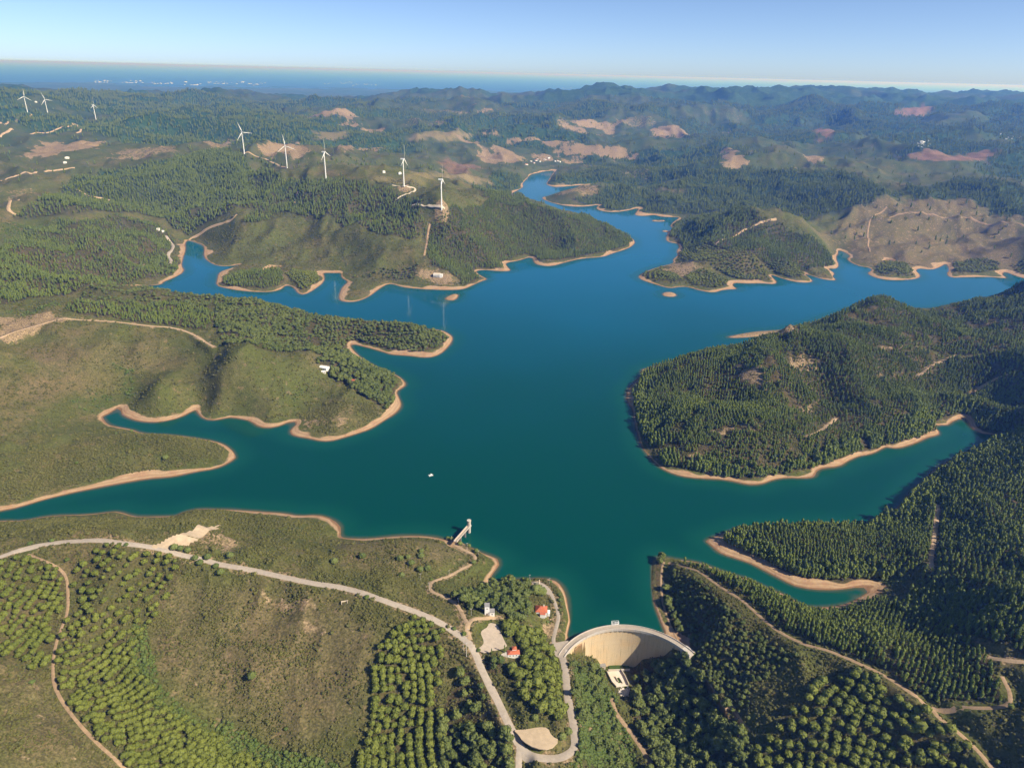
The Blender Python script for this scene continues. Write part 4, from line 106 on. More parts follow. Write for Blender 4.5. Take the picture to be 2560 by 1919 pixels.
# signed distance to the lake shore on a 10 m lattice (positive = land)
SX0, SX1, SY0, SY1, SS = -2600., 3600., 0., 5200., 10.
_gx, _gy = np.meshgrid(np.arange(SX0, SX1 + 1, SS), np.arange(SY0, SY1 + 1, SS))
def _sd():
    d = np.full(_gx.shape, 1e9); B = 60
    for j in range(0, _gx.shape[0], B):
        for i in range(0, _gx.shape[1], B):
            x = _gx[j:j + B, i:i + B]; y = _gy[j:j + B, i:i + B]
            cx, cy = x.mean(), y.mean(); R = 480.
            A = SHORE_S; Bq = np.roll(A, -1, 0); M = (A + Bq) / 2; L = np.hypot(*(Bq - A).T) / 2
            k = np.hypot(M[:, 0] - cx, M[:, 1] - cy) - L < R + 350
            best = np.full(x.shape, 350.)
            for (x0, y0), (x1, y1) in zip(A[k], Bq[k]):
                dx, dy = x1 - x0, y1 - y0; LL = dx * dx + dy * dy + 1e-9
                t = np.clip(((x - x0) * dx + (y - y0) * dy) / LL, 0, 1)
                best = np.minimum(best, np.hypot(x - x0 - t * dx, y - y0 - t * dy))
            d[j:j + B, i:i + B] = best
    s = np.where(inpoly(_gx, _gy, SHORE_S), -d, d)
    for p in LAND_ISLETS:
        e = segdist(_gx, _gy, p, True); ins = inpoly(_gx, _gy, p)
        s = np.maximum(s, np.where(ins, e, -e))
    return s
SD = _sd()
def bil(A, fx, fy):
    ny, nx = A.shape; fx = np.clip(fx, 0, nx - 1.001); fy = np.clip(fy, 0, ny - 1.001)
    i = fx.astype(int); j = fy.astype(int); u = fx - i; v = fy - j
    return (A[j, i] * (1 - u) + A[j, i + 1] * u) * (1 - v) + (A[j + 1, i] * (1 - u) + A[j + 1, i + 1] * u) * v
def sdist(x, y):
    s = bil(SD, (x - SX0) / SS, (y - SY0) / SS)
    return np.where((x < SX0) | (x > SX1) | (y > SY1) | (y < SY0), 350., s)
# multiquadric surface through the survey points and the shore
def _rbf():
    P = [p for p in ANCH]
    last = None
    for p in SHORE_S:
        if inpoly(np.array([p[0]]), np.array([p[1]]), DAMBOX)[0]: continue
        r = math.hypot(p[0], p[1]); gap = 22 + r * .018
        if last is None or math.hypot(p[0] - last[0], p[1] - last[1]) > gap: P.append((p[0], p[1], .6)); last = p
    for q in ISLETS: P.append((sum(a[0] for a in q) / len(q), sum(a[1] for a in q) / len(q), 1.5))
    P = np.array(P); c2 = 45. ** 2
    # drop near-duplicates
    keep = []
    for i, p in enumerate(P):
        if all((p[0] - P[k, 0]) ** 2 + (p[1] - P[k, 1]) ** 2 > 64 for k in keep): keep.append(i)
    P = P[keep]; n = len(P)
    K = np.sqrt((P[:, None, 0] - P[None, :, 0]) ** 2 + (P[:, None, 1] - P[None, :, 1]) ** 2 + c2)
    K[np.arange(n), np.arange(n)] -= 3.
    A = np.zeros((n + 1, n + 1)); A[:n, :n] = K; A[:n, n] = 1; A[n, :n] = 1
    w = np.linalg.solve(A, np.append(P[:, 2], 0)); return P, w, c2
RP, RW, RC = _rbf()
def rbf(x, y):
    sh = x.shape; x = x.ravel(); y = y.ravel(); out = np.empty(len(x)); B = 4000
    px = RP[:, 0].astype(np.float32); py = RP[:, 1].astype(np.float32); w = RW[:-1]
    for k in range(0, len(x), B):
        a = x[k:k + B, None].astype(np.float32) - px; b = y[k:k + B, None].astype(np.float32) - py
        a *= a; b *= b; a += b; a += np.float32(RC); np.sqrt(a, out=a)
        out[k:k + B] = a @ w + RW[-1]
    return out.reshape(sh)
CA = np.array([math.atan2(p[0], p[1]) for p in COAST]); CR = np.array([math.hypot(*p) for p in COAST])
def height(x, y):
    r = np.hypot(x, y); s = sdist(x, y)
    h = rbf(x, y)
    far = sstep(2600, 5200, r); vfar = sstep(9500, 12500, r - 2500 * sstep(0, 6000, x))
    amp = far * (1 - .72 * vfar)
    h = h + amp * (150 * (ridged(x, y, 1900., 3, 3) - .55) + 215 * (ridged(x, y, 760., 13, 4) - .55) + 80 * (1 - sstep(9000, 11000, r)) * (ridged(x, y, 330., 19, 3) - .55))
    h = h + (1 - far) * sstep(12, 130, s) * (62 + 58 * sstep(900, 2400, r)) * (ridged(x, y, 300. , 9, 4) - .55) + (1 - far) * sstep(15, 120, s) * 15 * (ridged(x, y, 95., 29, 3) - .55)
    h = h + sstep(8, 60, s) * 2.2 * (fbm(x, y, 34., 21, 3) - .5)
    va = inpoly(x, y, VALLEY)
    near = (r < 5000) & ~va
    hs = np.maximum(s, 0) * .21 * (.45 + 1.1 * vnoise(x, y, 70., 5))
    w = 1 - sstep(10, 45, s)
    hl = np.maximum(h, np.minimum(s * .13, 5.) - 150 * sstep(70, 220, s)) * (1 - w) + np.maximum(hs, np.minimum(h, hs * 1.6)) * w
    h = np.where(near & (s > 0), hl, h)
    h = np.where(s <= 0, np.maximum(s * .22, -22.), h)
    for q, z in FLATS:
        d = segdist(x, y, q, True); ins = inpoly(x, y, q); k = np.where(ins, 1., 1 - sstep(0, 3. if z == 6.9 else 9., d)); h = h * (1 - k) + z * k
    for q, z in ROADBED:
        m = np.zeros(x.shape, bool); Q = np.array(q)
        m = (x > Q[:, 0].min() - 20) & (x < Q[:, 0].max() + 20) & (y > Q[:, 1].min() - 20) & (y < Q[:, 1].max() + 20)
        if not m.any(): continue
        xs, ys, hm = x[m], y[m], h[m]; num = np.zeros(xs.shape); best = np.full(xs.shape, 1e9)
        for (x0, y0), (x1, y1), z0, z1 in zip(q[:-1], q[1:], z[:-1], z[1:]):
            dx, dy = x1 - x0, y1 - y0; t = np.clip(((xs - x0) * dx + (ys - y0) * dy) / (dx * dx + dy * dy), 0, 1)
            d = np.hypot(xs - x0 - t * dx, ys - y0 - t * dy); b = d < best
            best = np.where(b, d, best); num = np.where(b, z0 + t * (z1 - z0), num)
        k = 1 - sstep(4.5, 13, best); h[m] = hm * (1 - k) + num * k
    rc = np.interp(np.arctan2(x, y), CA, CR)
    k = sstep(-900, 500, r - rc + 900 * (fbm(x, y, 2500., 77, 3) - .5)); h = np.where(r > 9000, h * (1 - k) + k * -110., h)
    return h
# polar lattice round the viewpoint: fine near, coarse far
def _rows():
    r = [70.]
    while r[-1] < 62000:
        a = r[-1]; r.append(a + max(.9, min(a * .0062, (a * a + 480. ** 2) / 480. * .0016)))
    return np.array(r)
ROWS = _rows(); NA = 1200; ANG = np.radians(np.linspace(-64, 64, NA)); LROW = np.arange(len(ROWS))
_rr, _aa = np.meshgrid(ROWS, ANG, indexing='ij')
TX = _rr * np.sin(_aa); TY = _rr * np.cos(_aa); TZ = height(TX, TY)
TSD = sdist(TX, TY)
def ground(x, y):
    x = np.asarray(x, float); y = np.asarray(y, float)
    fr = np.interp(np.hypot(x, y), ROWS, LROW); fa = (np.arctan2(x, y) - ANG[0]) / (ANG[1] - ANG[0])
    return bil(TZ, fa, fr)

# ---------------------------------------------------------------- helpers
def tag(o, label=None, cat=None, group=None, kind=None):
    for k, v in (('label', label), ('category', cat), ('group', group), ('kind', kind)):
        if v: o[k] = v
    return o
def link(name, me, parent=None, loc=None, rz=None):
    o = bpy.data.objects.new(name, me); COL.objects.link(o)
    if parent: o.parent = parent
    if loc is not None: o.location = loc
    if rz is not None: o.rotation_euler = (0, 0, rz)
    return o
def empty(name, loc, rz=0., **k):
    return tag(link(name, None, None, loc, rz), **k)
def np_mesh(name, V, F, mats=(), midx=None, smooth=False):
    me = bpy.data.meshes.new(name); V = np.ascontiguousarray(V, np.float32)
    me.vertices.add(len(V)); me.vertices.foreach_set('co', V.ravel())
    if isinstance(F, np.ndarray): n, k = F.shape; tot = np.full(n, k, np.int32); flat = F.astype(np.int32).ravel()
    else: tot = np.array([len(f) for f in F], np.int32); flat = np.array([i for f in F for i in f], np.int32)
    me.loops.add(len(flat)); me.loops.foreach_set('vertex_index', flat)
    me.polygons.add(len(tot)); me.polygons.foreach_set('loop_start', (np.cumsum(tot) - tot).astype(np.int32)); me.polygons.foreach_set('loop_total', tot)
    for m in mats: me.materials.append(m)
    if midx is not None: me.polygons.foreach_set('material_index', np.asarray(midx, np.int32))
    me.polygons.foreach_set('use_smooth', np.full(len(tot), smooth, bool))
    me.update(calc_edges=True); me.validate(); return me
class MB:
    def __init__(s): s.v = []; s.f = []; s.m = []
    def add(s, V, F, m=0):
        b = len(s.v); s.v += [tuple(p) for p in V]; s.f += [tuple(i + b for i in f) for f in F]; s.m += [m] * len(F); return s
    def box(s, c, d, rz=0., m=0, taper=1.):
        x, y, z = d[0] / 2, d[1] / 2, d[2]; ca, sa = math.cos(rz), math.sin(rz); V = []
        for k, t in ((0, 1), (z, taper)):
            for a, b in ((-x, -y), (x, -y), (x, y), (-x, y)): V.append((c[0] + (a * ca - b * sa) * t, c[1] + (a * sa + b * ca) * t, c[2] + k))
        return s.add(V, [(3, 2, 1, 0), (4, 5, 6, 7), (0, 1, 5, 4), (1, 2, 6, 5), (2, 3, 7, 6), (3, 0, 4, 7)], m)
    def tube(s, p, q, r0, r1=None, n=12, m=0):
        p = Vector(p); q = Vector(q); r1 = r0 if r1 is None else r1; a = (q - p).normalized(); u = a.orthogonal().normalized(); w = a.cross(u); V = []
        for c, r in ((p, r0), (q, r1)):
            for i in range(n): t = i * 2 * math.pi / n; V.append(c + u * math.cos(t) * r + w * math.sin(t) * r)
        F = [(i, (i + 1) % n, n + (i + 1) % n, n + i) for i in range(n)] + [tuple(range(n - 1, -1, -1)), tuple(range(n, 2 * n))]
        return s.add(V, F, m)
    def hip(s, c, d, h, rz=0., m=0, gable=False):
        x, y = d[0] / 2, d[1] / 2; r = x if gable else max(x - y, .3); ca, sa = math.cos(rz), math.sin(rz)
        P = [(-x, -y, 0), (x, -y, 0), (x, y, 0), (-x, y, 0), (-r, 0, h), (r, 0, h)]
        V = [(c[0] + a * ca - b * sa, c[1] + a * sa + b * ca, c[2] + k) for a, b, k in P]
        return s.add(V, [(3, 2, 1, 0), (0, 1, 5, 4), (1, 2, 5), (2, 3, 4, 5), (3, 0, 4)], m)
    def prism(s, P, z0, z1, m=0):
        a = sum(P[i][0] * P[(i + 1) % len(P)][1] - P[(i + 1) % len(P)][0] * P[i][1] for i in range(len(P)))
        if a < 0: P = P[::-1]
        n = len(P); V = [(x, y, z0) for x, y in P] + [(x, y, z1) for x, y in P]
        return s.add(V, [tuple(range(n - 1, -1, -1)), tuple(range(n, 2 * n))] + [(i, (i + 1) % n, n + (i + 1) % n, n + i) for i in range(n)], m)
    def build(s, name, mats, parent=None, loc=None, rz=None, smooth=False):
        mats = mats if isinstance(mats, (list, tuple)) else [mats]
        return link(name, np_mesh(name, np.array(s.v), s.f, mats, s.m, smooth), parent, loc, rz)
# node helper
class NT:
    def __init__(s, name, rough=.85, spec=.3):
        s.mat = bpy.data.materials.new(name); s.mat.use_nodes = True; s.t = s.mat.node_tree; s.b = s.t.nodes['Principled BSDF']
        s.b.inputs['Roughness'].default_value = rough; s.b.inputs['Specular IOR Level'].default_value = spec
    def n(s, typ, **k):
        x = s.t.nodes.new(typ)
        for a, b in k.items(): setattr(x, a, b)
        return x
    def L(s, a, b): s.t.links.new(a, b)
    def setin(s, sock, v):
        if hasattr(v, 'is_output'): s.L(v, sock)
        else: sock.default_value = (*v, 1) if isinstance(v, tuple) and len(v) == 3 and len(sock.default_value) == 4 else v
    def pos(s): return s.n('ShaderNodeNewGeometry').outputs['Position']
    def noise(s, size, detail=3., rough=.55, co=None, dist=0.):
        x = s.n('ShaderNodeTexNoise'); x.inputs['Scale'].default_value = 1. / size; x.inputs['Detail'].default_value = detail; x.inputs['Roughness'].default_value = rough; x.inputs['Distortion'].default_value = dist
        s.L(co or s.pos(), x.inputs['Vector']); return x.outputs['Fac']
    def ramp(s, v, a, b, lo=0., hi=1.):
        x = s.n('ShaderNodeMapRange'); x.clamp = True; x.interpolation_type = 'SMOOTHSTEP'
        for i, q in enumerate((v, a, b, lo, hi)): s.setin(x.inputs[i], q)
        return x.outputs[0]
    def mix(s, f, a, b, mode='MIX'):
        x = s.n('ShaderNodeMix', data_type='RGBA', blend_type=mode); s.setin(x.inputs[0], f); s.setin(x.inputs[6], a); s.setin(x.inputs[7], b); return x.outputs[2]
    def math(s, op, a, b=0.):
        x = s.n('ShaderNodeMath', operation=op); s.setin(x.inputs[0], a); s.setin(x.inputs[1], b); return x.outputs[0]
    def attr(s, name): x = s.n('ShaderNodeAttribute'); x.attribute_name = name; return x
    def sep(s, c): x = s.n('ShaderNodeSeparateColor'); s.L(c, x.inputs[0]); return x.outputs
    def bump(s, h, strength, dist):
        x = s.n('ShaderNodeBump'); x.inputs['Strength'].default_value = strength; x.inputs['Distance'].default_value = dist; s.L(h, x.inputs['Height']); s.L(x.outputs[0], s.b.inputs['Normal'])
    def base(s, c): s.setin(s.b.inputs['Base Color'], c); return s.mat
def plain(name, c, rough=.7, var=.18, size=1.5, spec=.3):
    m = NT(name, rough, spec); n = m.noise(size, 4); n2 = m.noise(size * 9, 2)
    d = tuple(v * (1 - var) for v in c); e = tuple(min(1, v * (1 + var)) for v in c)
    return m.base(m.mix(m.ramp(m.math('ADD', m.math('MULTIPLY', n, .6), m.math('MULTIPLY', n2, .4)), .3, .7), d, e))
# ---------------------------------------------------------------- materials
def ground_material():
    m = NT('ground', .95, .1); A = m.attr('cover'); B = m.attr('cover2'); bare, lush, dark = m.sep(A.outputs['Color'])[:3]; lake = A.outputs['Alpha']
    farw, red, pale = m.sep(B.outputs['Color'])[:3]
    P = m.pos(); z = m.n('ShaderNodeSeparateXYZ'); m.L(P, z.inputs[0]); z = z.outputs[2]
    n60 = m.noise(70, 4, .6); n9 = m.noise(9, 4, .6); n2 = m.noise(2.0, 3, .65); n300 = m.noise(320, 3)
    c = m.mix(m.ramp(n60, .42, .66), (.114, .122, .034), (.180, .142, .064))
    br = m.attr('brown').outputs['Fac']; c = m.mix(m.math('MULTIPLY', br, m.ramp(n9, .3, .6, .4, .9)), c, m.mix(m.ramp(n2, .3, .7), (.165, .118, .066), (.245, .175, .10)))
    c = m.mix(m.math('MULTIPLY', m.ramp(n300, .42, .62), m.math('SUBTRACT', 1., br)), c, m.mix(.6, c, (.096, .112, .026)))
    c = m.mix(m.math('MULTIPLY', m.ramp(n9, .52, .68), .75), c, (.070, .082, .018))
    c = m.mix(m.math('MULTIPLY', m.ramp(n9, .30, .42, 1., 0.), .7), c, (.27, .19, .11))
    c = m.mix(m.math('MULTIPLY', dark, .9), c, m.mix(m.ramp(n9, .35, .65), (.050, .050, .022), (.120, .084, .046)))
    c = m.mix(m.math('MULTIPLY', lush, m.ramp(n9, .36, .56, .35, .95)), c, m.mix(m.ramp(n9, .35, .65), (.058, .088, .016), (.105, .122, .030)))
    c = m.mix(m.math('MULTIPLY', B.outputs['Alpha'], .88), c, m.mix(m.ramp(n60, .35, .65), (.040, .078, .032), (.080, .102, .042)))  # open ground turns darker blue-green with distance: haze put into the colour
    fw = m.mix(m.ramp(m.noise(26, 4, .7), .38, .62), (.020, .062, .026), (.056, .104, .040))
    c = m.mix(farw, c, fw)
    c = m.mix(m.math('MULTIPLY', pale, m.ramp(n9, .25, .5, .75, 1.)), c, (.30, .235, .115))
    bn = m.ramp(m.math('ADD', bare, m.math('MULTIPLY', m.math('SUBTRACT', n9, .5), 1.5)), .34, .60)
    bc = m.mix(m.ramp(n2, .3, .7), (.27, .190, .105), (.385, .28, .165))
    c = m.mix(bn, c, bc)
    c = m.mix(m.math('MULTIPLY', red, m.ramp(n60, .3, .55, .55, 1.)), c, (.30, .165, .115))
    c = m.mix(m.ramp(n2, .32, .7, .55, 0.), c, (.012, .014, .006), 'MIX')
    # drawdown beach: tan strand with level strandlines, wet at the waterline
    zn = m.math('ADD', z, m.math('MULTIPLY', m.math('SUBTRACT', m.noise(22, 3), .5), 2.2))
    zs = m.n('ShaderNodeCombineXYZ'); m.L(m.math('MULTIPLY', zn, 9.), zs.inputs[2])
    strat = m.noise(9., 2, .7, zs.outputs[0])
    sc = m.mix(m.ramp(strat, .35, .65), (.31, .205, .115), (.45, .315, .195))
    sc = m.mix(m.math('MULTIPLY', m.ramp(m.noise(14, 3), .45, .7), .55), sc, (.29, .15, .085))
    sc = m.mix(m.ramp(z, .25, .7, 1., 0.), sc, (.20, .115, .06))
    k = m.math('MULTIPLY', lake, m.ramp(m.math('SUBTRACT', zn, m.math('MULTIPLY', m.ramp(m.noise(120, 2), .38, .66), 3.1)), .4, 1.2, 1., 0.))
    c = m.mix(k, c, sc)
    m.bump(m.math('ADD', m.math('MULTIPLY', n2, .6), m.math('MULTIPLY', n9, 1.6)), .9, .8)
    return m.base(c)
def water_material():
    m = NT('lake_water', .06, .32); m.b.inputs['IOR'].default_value = 1.33
    a = m.attr('depth').outputs['Fac']; n = m.noise(45, 3)
    sh = m.ramp(m.math('ADD', a, m.math('MULTIPLY', n, 1.2)), .2, 1.9, 1., 0.)
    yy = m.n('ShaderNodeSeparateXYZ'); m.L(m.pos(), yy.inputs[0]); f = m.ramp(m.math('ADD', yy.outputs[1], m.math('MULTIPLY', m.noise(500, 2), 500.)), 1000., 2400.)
    c = m.mix(f, (.0, .044, .034), (.0, .100, .200))      # green by the dam; reflected sky painted in as bluer base colour far off
    c = m.mix(m.ramp(a, 1., 8., .55, 0.), c, (.004, .070, .046))
    c = m.mix(m.math('MULTIPLY', sh, .55), c, (.15, .10, .05))
    m.b.inputs['Specular Tint'].default_value = (.02, .62, 1., 1)
    m.bump(m.math('ADD', m.noise(3.5, 2), m.noise(14, 2)), .05, .2)
    return m.base(c)
def leaf_material(name, dk, lt, seed):
    m = NT(name, .75, .25); r = m.n('ShaderNodeObjectInfo').outputs['Random']
    n = m.noise(60, 2); f = m.math('ADD', m.math('MULTIPLY', r, .55), m.math('MULTIPLY', m.ramp(n, .3, .7), .45))
    c = m.mix(f, dk, lt)
    c = m.mix(m.math('MULTIPLY', m.ramp(m.noise(.9, 2), .4, .7), .5), c, tuple(v * 1.5 for v in lt))
    return m.base(c)
def concrete(name, c, size=3.):
    m = NT(name, .9, .2); P = m.pos(); s = m.n('ShaderNodeMapping'); s.inputs['Scale'].default_value = (1, 1, .06); m.L(P, s.inputs[0])
    st = m.noise(1.6, 4, .7, s.outputs[0]); s2 = m.n('ShaderNodeMapping'); s2.inputs['Scale'].default_value = (.05, .05, 1); m.L(P, s2.inputs[0]); hz = m.noise(.9, 3, .7, s2.outputs[0])
    k = m.mix(m.ramp(st, .50, .72), c, tuple(v * .62 for v in c)); k = m.mix(m.ramp(hz, .45, .75, 0., .35), k, tuple(v * .7 for v in c))
    k = m.mix(m.ramp(m.noise(16, 3), .4, .7, 0., .5), k, (c[0] * 1.02, c[1] * .84, c[2] * .62)); k = m.mix(m.ramp(m.noise(.35, 3), .3, .7, .25, 0.), k, tuple(v * .6 for v in c))
    return m.base(k)
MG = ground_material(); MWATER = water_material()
MPINE = leaf_material('pine_leaves', (.068, .090, .013), (.140, .156, .025), 1)
MCON = leaf_material('plantation_leaves', (.066, .100, .016), (.148, .182, .034), 2)
MBRO = leaf_material('broadleaf_leaves', (.048, .074, .015), (.130, .150, .038), 3)
MBUSH = leaf_material('bush_leaves', (.050, .056, .014), (.125, .120, .034), 4)
MLUSH = leaf_material('fresh_leaves', (.046, .078, .014), (.100, .128, .028), 5)
MBARK = plain('bark', (.11, .08, .055))
MCONC = concrete('dam_concrete', (.60, .47, .30)); MAPRON = concrete('bleached_concrete', (.66, .61, .54)); MROCK = plain('white_rock', (.58, .52, .45), .9, .3, 1.); MCONC2 = concrete('pale_concrete', (.52, .48, .43))
MASPH = plain('worn_asphalt', (.36, .305, .245), .9, .14, 2.5); MDIRT = plain('track_dirt', (.40, .285, .175), .95, .22, 2.)
MFAINT = plain('faint_track', (.29, .20, .12), .95, .25, 2.); MGRAV = plain('pale_gravel', (.52, .44, .34), .95, .12, 4.); MPALE = plain('dusty_yard', (.46, .375, .285), .95, .14, 3.); MSAND = plain('sandy_yard', (.46, .355, .235), .95, .16, 4.)
MWHITE = plain('white_render', (.80, .78, .74), .6, .05); MTILE = plain('red_tiles', (.45, .125, .06), .8, .25, .6); MGREY = plain('grey_roof', (.26, .25, .24), .8, .15)
MGLASS = plain('window_glass', (.035, .045, .055), .15, .1, 1., .6); MDOOR = plain('door_paint', (.16, .09, .05), .5); MTURB = plain('turbine_paint', (.82, .82, .80), .35, .03); MPOLE = plain('pole_concrete', (.50, .46, .40)); MSTEEL = plain('galvanised_steel', (.42, .42, .42), .5)
MPOND = plain('green_water', (.045, .085, .012), .08, .15, 6., .5); MBEIGE = plain('beige_render', (.62, .52, .40), .8, .08)
# ---------------------------------------------------------------- ground
nr, na = TX.shape
def in_road(x, y, extra=0.):
    r = np.zeros(x.shape, bool)
    for k, w, p in ROADS.values():
        Q = np.array(p); m = (x > Q[:, 0].min() - 20) & (x < Q[:, 0].max() + 20) & (y > Q[:, 1].min() - 20) & (y < Q[:, 1].max() + 20)
        if m.any(): r[m] |= segdist(x[m], y[m], p) < w / 2 + extra
    for k, p, z in YARDS.values():
        Q = np.array(p); m = (x > Q[:, 0].min() - 9) & (x < Q[:, 0].max() + 9) & (y > Q[:, 1].min() - 9) & (y < Q[:, 1].max() + 9)
        if m.any(): r[m] |= inpoly(x[m], y[m], p) | (segdist(x[m], y[m], p, True) < extra)
    for p in (FORECOURT, POOL, APRON, RUBBLE): r |= inpoly(x, y, p)
    r |= segdist(x, y, FORECOURT, True) < 2 + extra * 2
    for k in ('house', 'tower_house', 'restaurant', 'villa', 'farm', 'barn', 'cottage', 'ruin'): r |= np.hypot(x - PTS[k][0], y - PTS[k][1]) < (15 if k == 'villa' else 10 if k in ('restaurant', 'farm') else 7) + extra
    return r
def cover_at(x, y, r):
    wsc = np.clip(r * .012, 2., 60.); wx = x + (fbm(x, y, 30., 3, 3) - .5) * wsc * 2.2; wy = y + (fbm(x, y, 30., 8, 3) - .5) * wsc * 2.2
    C = {k: np.zeros(x.shape) for k in ('bare', 'lush', 'dark', 'red', 'pale', 'scrubbrown')}
    for c, s, p in COVER:
        if len(p) < 3: continue
        Q = np.array(p); w = min(26., 5 + .012 * math.hypot(*Q.mean(0))); m = (wx > Q[:, 0].min() - w) & (wx < Q[:, 0].max() + w) & (wy > Q[:, 1].min() - w) & (wy < Q[:, 1].max() + w)
        if not m.any(): continue
        xs, ys = wx[m], wy[m]; d = segdist(xs, ys, p, True); d = np.where(inpoly(xs, ys, p), d, -d); C[c][m] = np.maximum(C[c][m], s * sstep(-w, w, d))
    return C
C = cover_at(TX, TY, _rr)
for nme, (k, w, p) in ROADS.items():                      # worn verges
    if k in ('gravel', 'faint') or math.hypot(*p[0]) > 1500: continue
    Q = np.array(p); m = (TX > Q[:, 0].min() - 15) & (TX < Q[:, 0].max() + 15) & (TY > Q[:, 1].min() - 15) & (TY < Q[:, 1].max() + 15)
    d = segdist(TX[m], TY[m], smooth_line(smooth_line(p, closed=False), closed=False)) + (vnoise(TX[m], TY[m], 12., 66) - .5) * 7; C['bare'][m] = np.maximum(C['bare'][m], (.3 if k == 'faint' else .5) * sstep(w / 2 + 5., w / 2 + 1, d))
fz = np.zeros(TX.shape)
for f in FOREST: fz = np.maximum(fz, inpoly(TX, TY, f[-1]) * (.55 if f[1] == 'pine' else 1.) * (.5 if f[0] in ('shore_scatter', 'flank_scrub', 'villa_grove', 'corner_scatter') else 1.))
farw = sstep(2400, 4200, _rr) * sstep(.47, .58, fbm(TX, TY, 800., 41, 4) + .13 * sstep(-300, 2800, TX) + .06 * sstep(5500, 8000, _rr))
farw = np.maximum(farw, sstep(1900, 3400, _rr) * fz * .9)
openf = np.maximum.reduce([C['bare'], C['red'], C['pale']]); farw = farw * (1 - openf)
fpatch = (.5 + .5 * sstep(900, 300, np.abs(TX - 150)) * sstep(3600, 4200, TY)) * sstep(2800, 4500, _rr) * (1 - .65 * sstep(6000, 8000, _rr)) * (1 - .6 * sstep(-500, -2500, TX)) * sstep(.57, .62, fbm(TX, TY * 1.5, 300., 88, 5)) * (1 - sstep(1200, 4000, TX) * .75) * .7
bare = np.maximum(C['bare'], fpatch * (1 - .8 * farw)); bare = np.maximum(bare, .38 * C['scrubbrown'])
coastal = sstep(11000, 15000, _rr); bare = np.maximum(bare, coastal * .25 * sstep(.5, .6, fbm(TX, TY, 900., 15, 3)))
plat = np.zeros(TX.shape)
for l, q, yw, sp in TURBINES[-2:]: plat = np.maximum(plat, np.hypot(TX - q[0], (TY - q[1]) * .7) < 20)
bare = np.maximum(bare, plat)
va = inpoly(TX, TY, VALLEY)
lake = ((TSD < 110) & ~va & (_rr < 5000) & ~inpoly(TX, TY, NOBEACH) & ((TZ > -.8) | (TSD < 12))).astype(float)
V = np.stack([TX, TY, TZ], -1).reshape(-1, 3)
ii = np.arange(nr * na).reshape(nr, na)
quad = np.stack([ii[:-1, :-1], ii[:-1, 1:], ii[1:, 1:], ii[1:, :-1]], -1).reshape(-1, 4)[:, ::-1]
me = np_mesh('terrain', V, quad, [MG], None, True)
def vcol(me, name, *ch):
    a = me.attributes.new(name, 'FLOAT_COLOR', 'POINT'); a.data.foreach_set('color', np.stack([np.asarray(c, np.float32).ravel() for c in ch], -1).astype(np.float32).ravel())
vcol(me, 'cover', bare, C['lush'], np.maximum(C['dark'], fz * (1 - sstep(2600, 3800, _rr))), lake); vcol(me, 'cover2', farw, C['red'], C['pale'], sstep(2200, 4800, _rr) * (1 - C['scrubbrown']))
a = me.attributes.new('brown', 'FLOAT', 'POINT'); a.data.foreach_set('value', (C['scrubbrown'] * (_rr < 3200)).astype(np.float32).ravel())
tag(link('terrain', me), 'rolling scrub and forest hills around the reservoir', kind='structure')
# lake
wet = (TSD < 0)
qm = wet[:-1, :-1] | wet[1:, :-1] | wet[:-1, 1:] | wet[1:, 1:]; qm &= _rr[:-1, :-1] < 5200
q = quad.reshape(nr - 1, na - 1, 4)[qm]; u, inv = np.unique(q, return_inverse=True); inv = inv.reshape(q.shape)
wv = V[u].copy(); dep = np.maximum(-wv[:, 2], 0); wv[:, 2] = 0
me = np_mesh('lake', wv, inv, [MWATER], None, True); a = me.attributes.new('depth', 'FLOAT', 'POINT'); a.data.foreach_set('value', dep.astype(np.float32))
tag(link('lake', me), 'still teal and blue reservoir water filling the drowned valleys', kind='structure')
# sea
ms = NT('sea_water', .4, .05); ms.base((.008, .06, .25))
sx = 780000.
tag(link('sea', np_mesh('sea', np.array([(-sx, 9000, -75), (sx, 9000, -75), (sx, 890000, -75), (-sx, 890000, -75)]), [(0, 1, 2, 3)], [ms.mat])), 'blue sea along the horizon', kind='structure')
# ---------------------------------------------------------------- roads and yards (draped sheets)
def ribbon(name, P, w, mat, lift, label):
    P = smooth_line(smooth_line(P, closed=False), closed=False); Q = [P[0]]
    for a, b in zip(P[:-1], P[1:]):
        n = max(1, int(np.hypot(*(b - a)) / 3.)); Q += [a + (b - a) * k / n for k in range(1, n + 1)]
    Q = np.array(Q); T = np.gradient(Q, axis=0); T /= np.linalg.norm(T, axis=1)[:, None] + 1e-9; N = np.stack([-T[:, 1], T[:, 0]], -1)
    k = 5; off = np.linspace(-.5, .5, k); wv = w * (.92 + .16 * vnoise(Q[:, 0], Q[:, 1], 14., 4))[:, None]
    X = Q[:, None, 0] + N[:, None, 0] * off * wv; Y = Q[:, None, 1] + N[:, None, 1] * off * wv
    Z = ground(X, Y) + lift; Z[:, [0, -1]] -= lift * .8
    i = np.arange(len(Q) * k).reshape(len(Q), k); F = np.stack([i[:-1, :-1], i[:-1, 1:], i[1:, 1:], i[1:, :-1]], -1).reshape(-1, 4)
    tag(link(name, np_mesh(name, np.stack([X, Y, Z], -1).reshape(-1, 3), F, [mat], None, True)), label, kind='structure')
RM = dict(asphalt=MASPH, dirt=MDIRT, gravel=MGRAV, faint=MFAINT)
for nme, (k, w, p) in ROADS.items():
    d = math.hypot(*p[len(p) // 2]); ribbon(nme, p, w, RM[k], .25 + max(0, d - 700) * .0006, nme.replace('_', ' '))
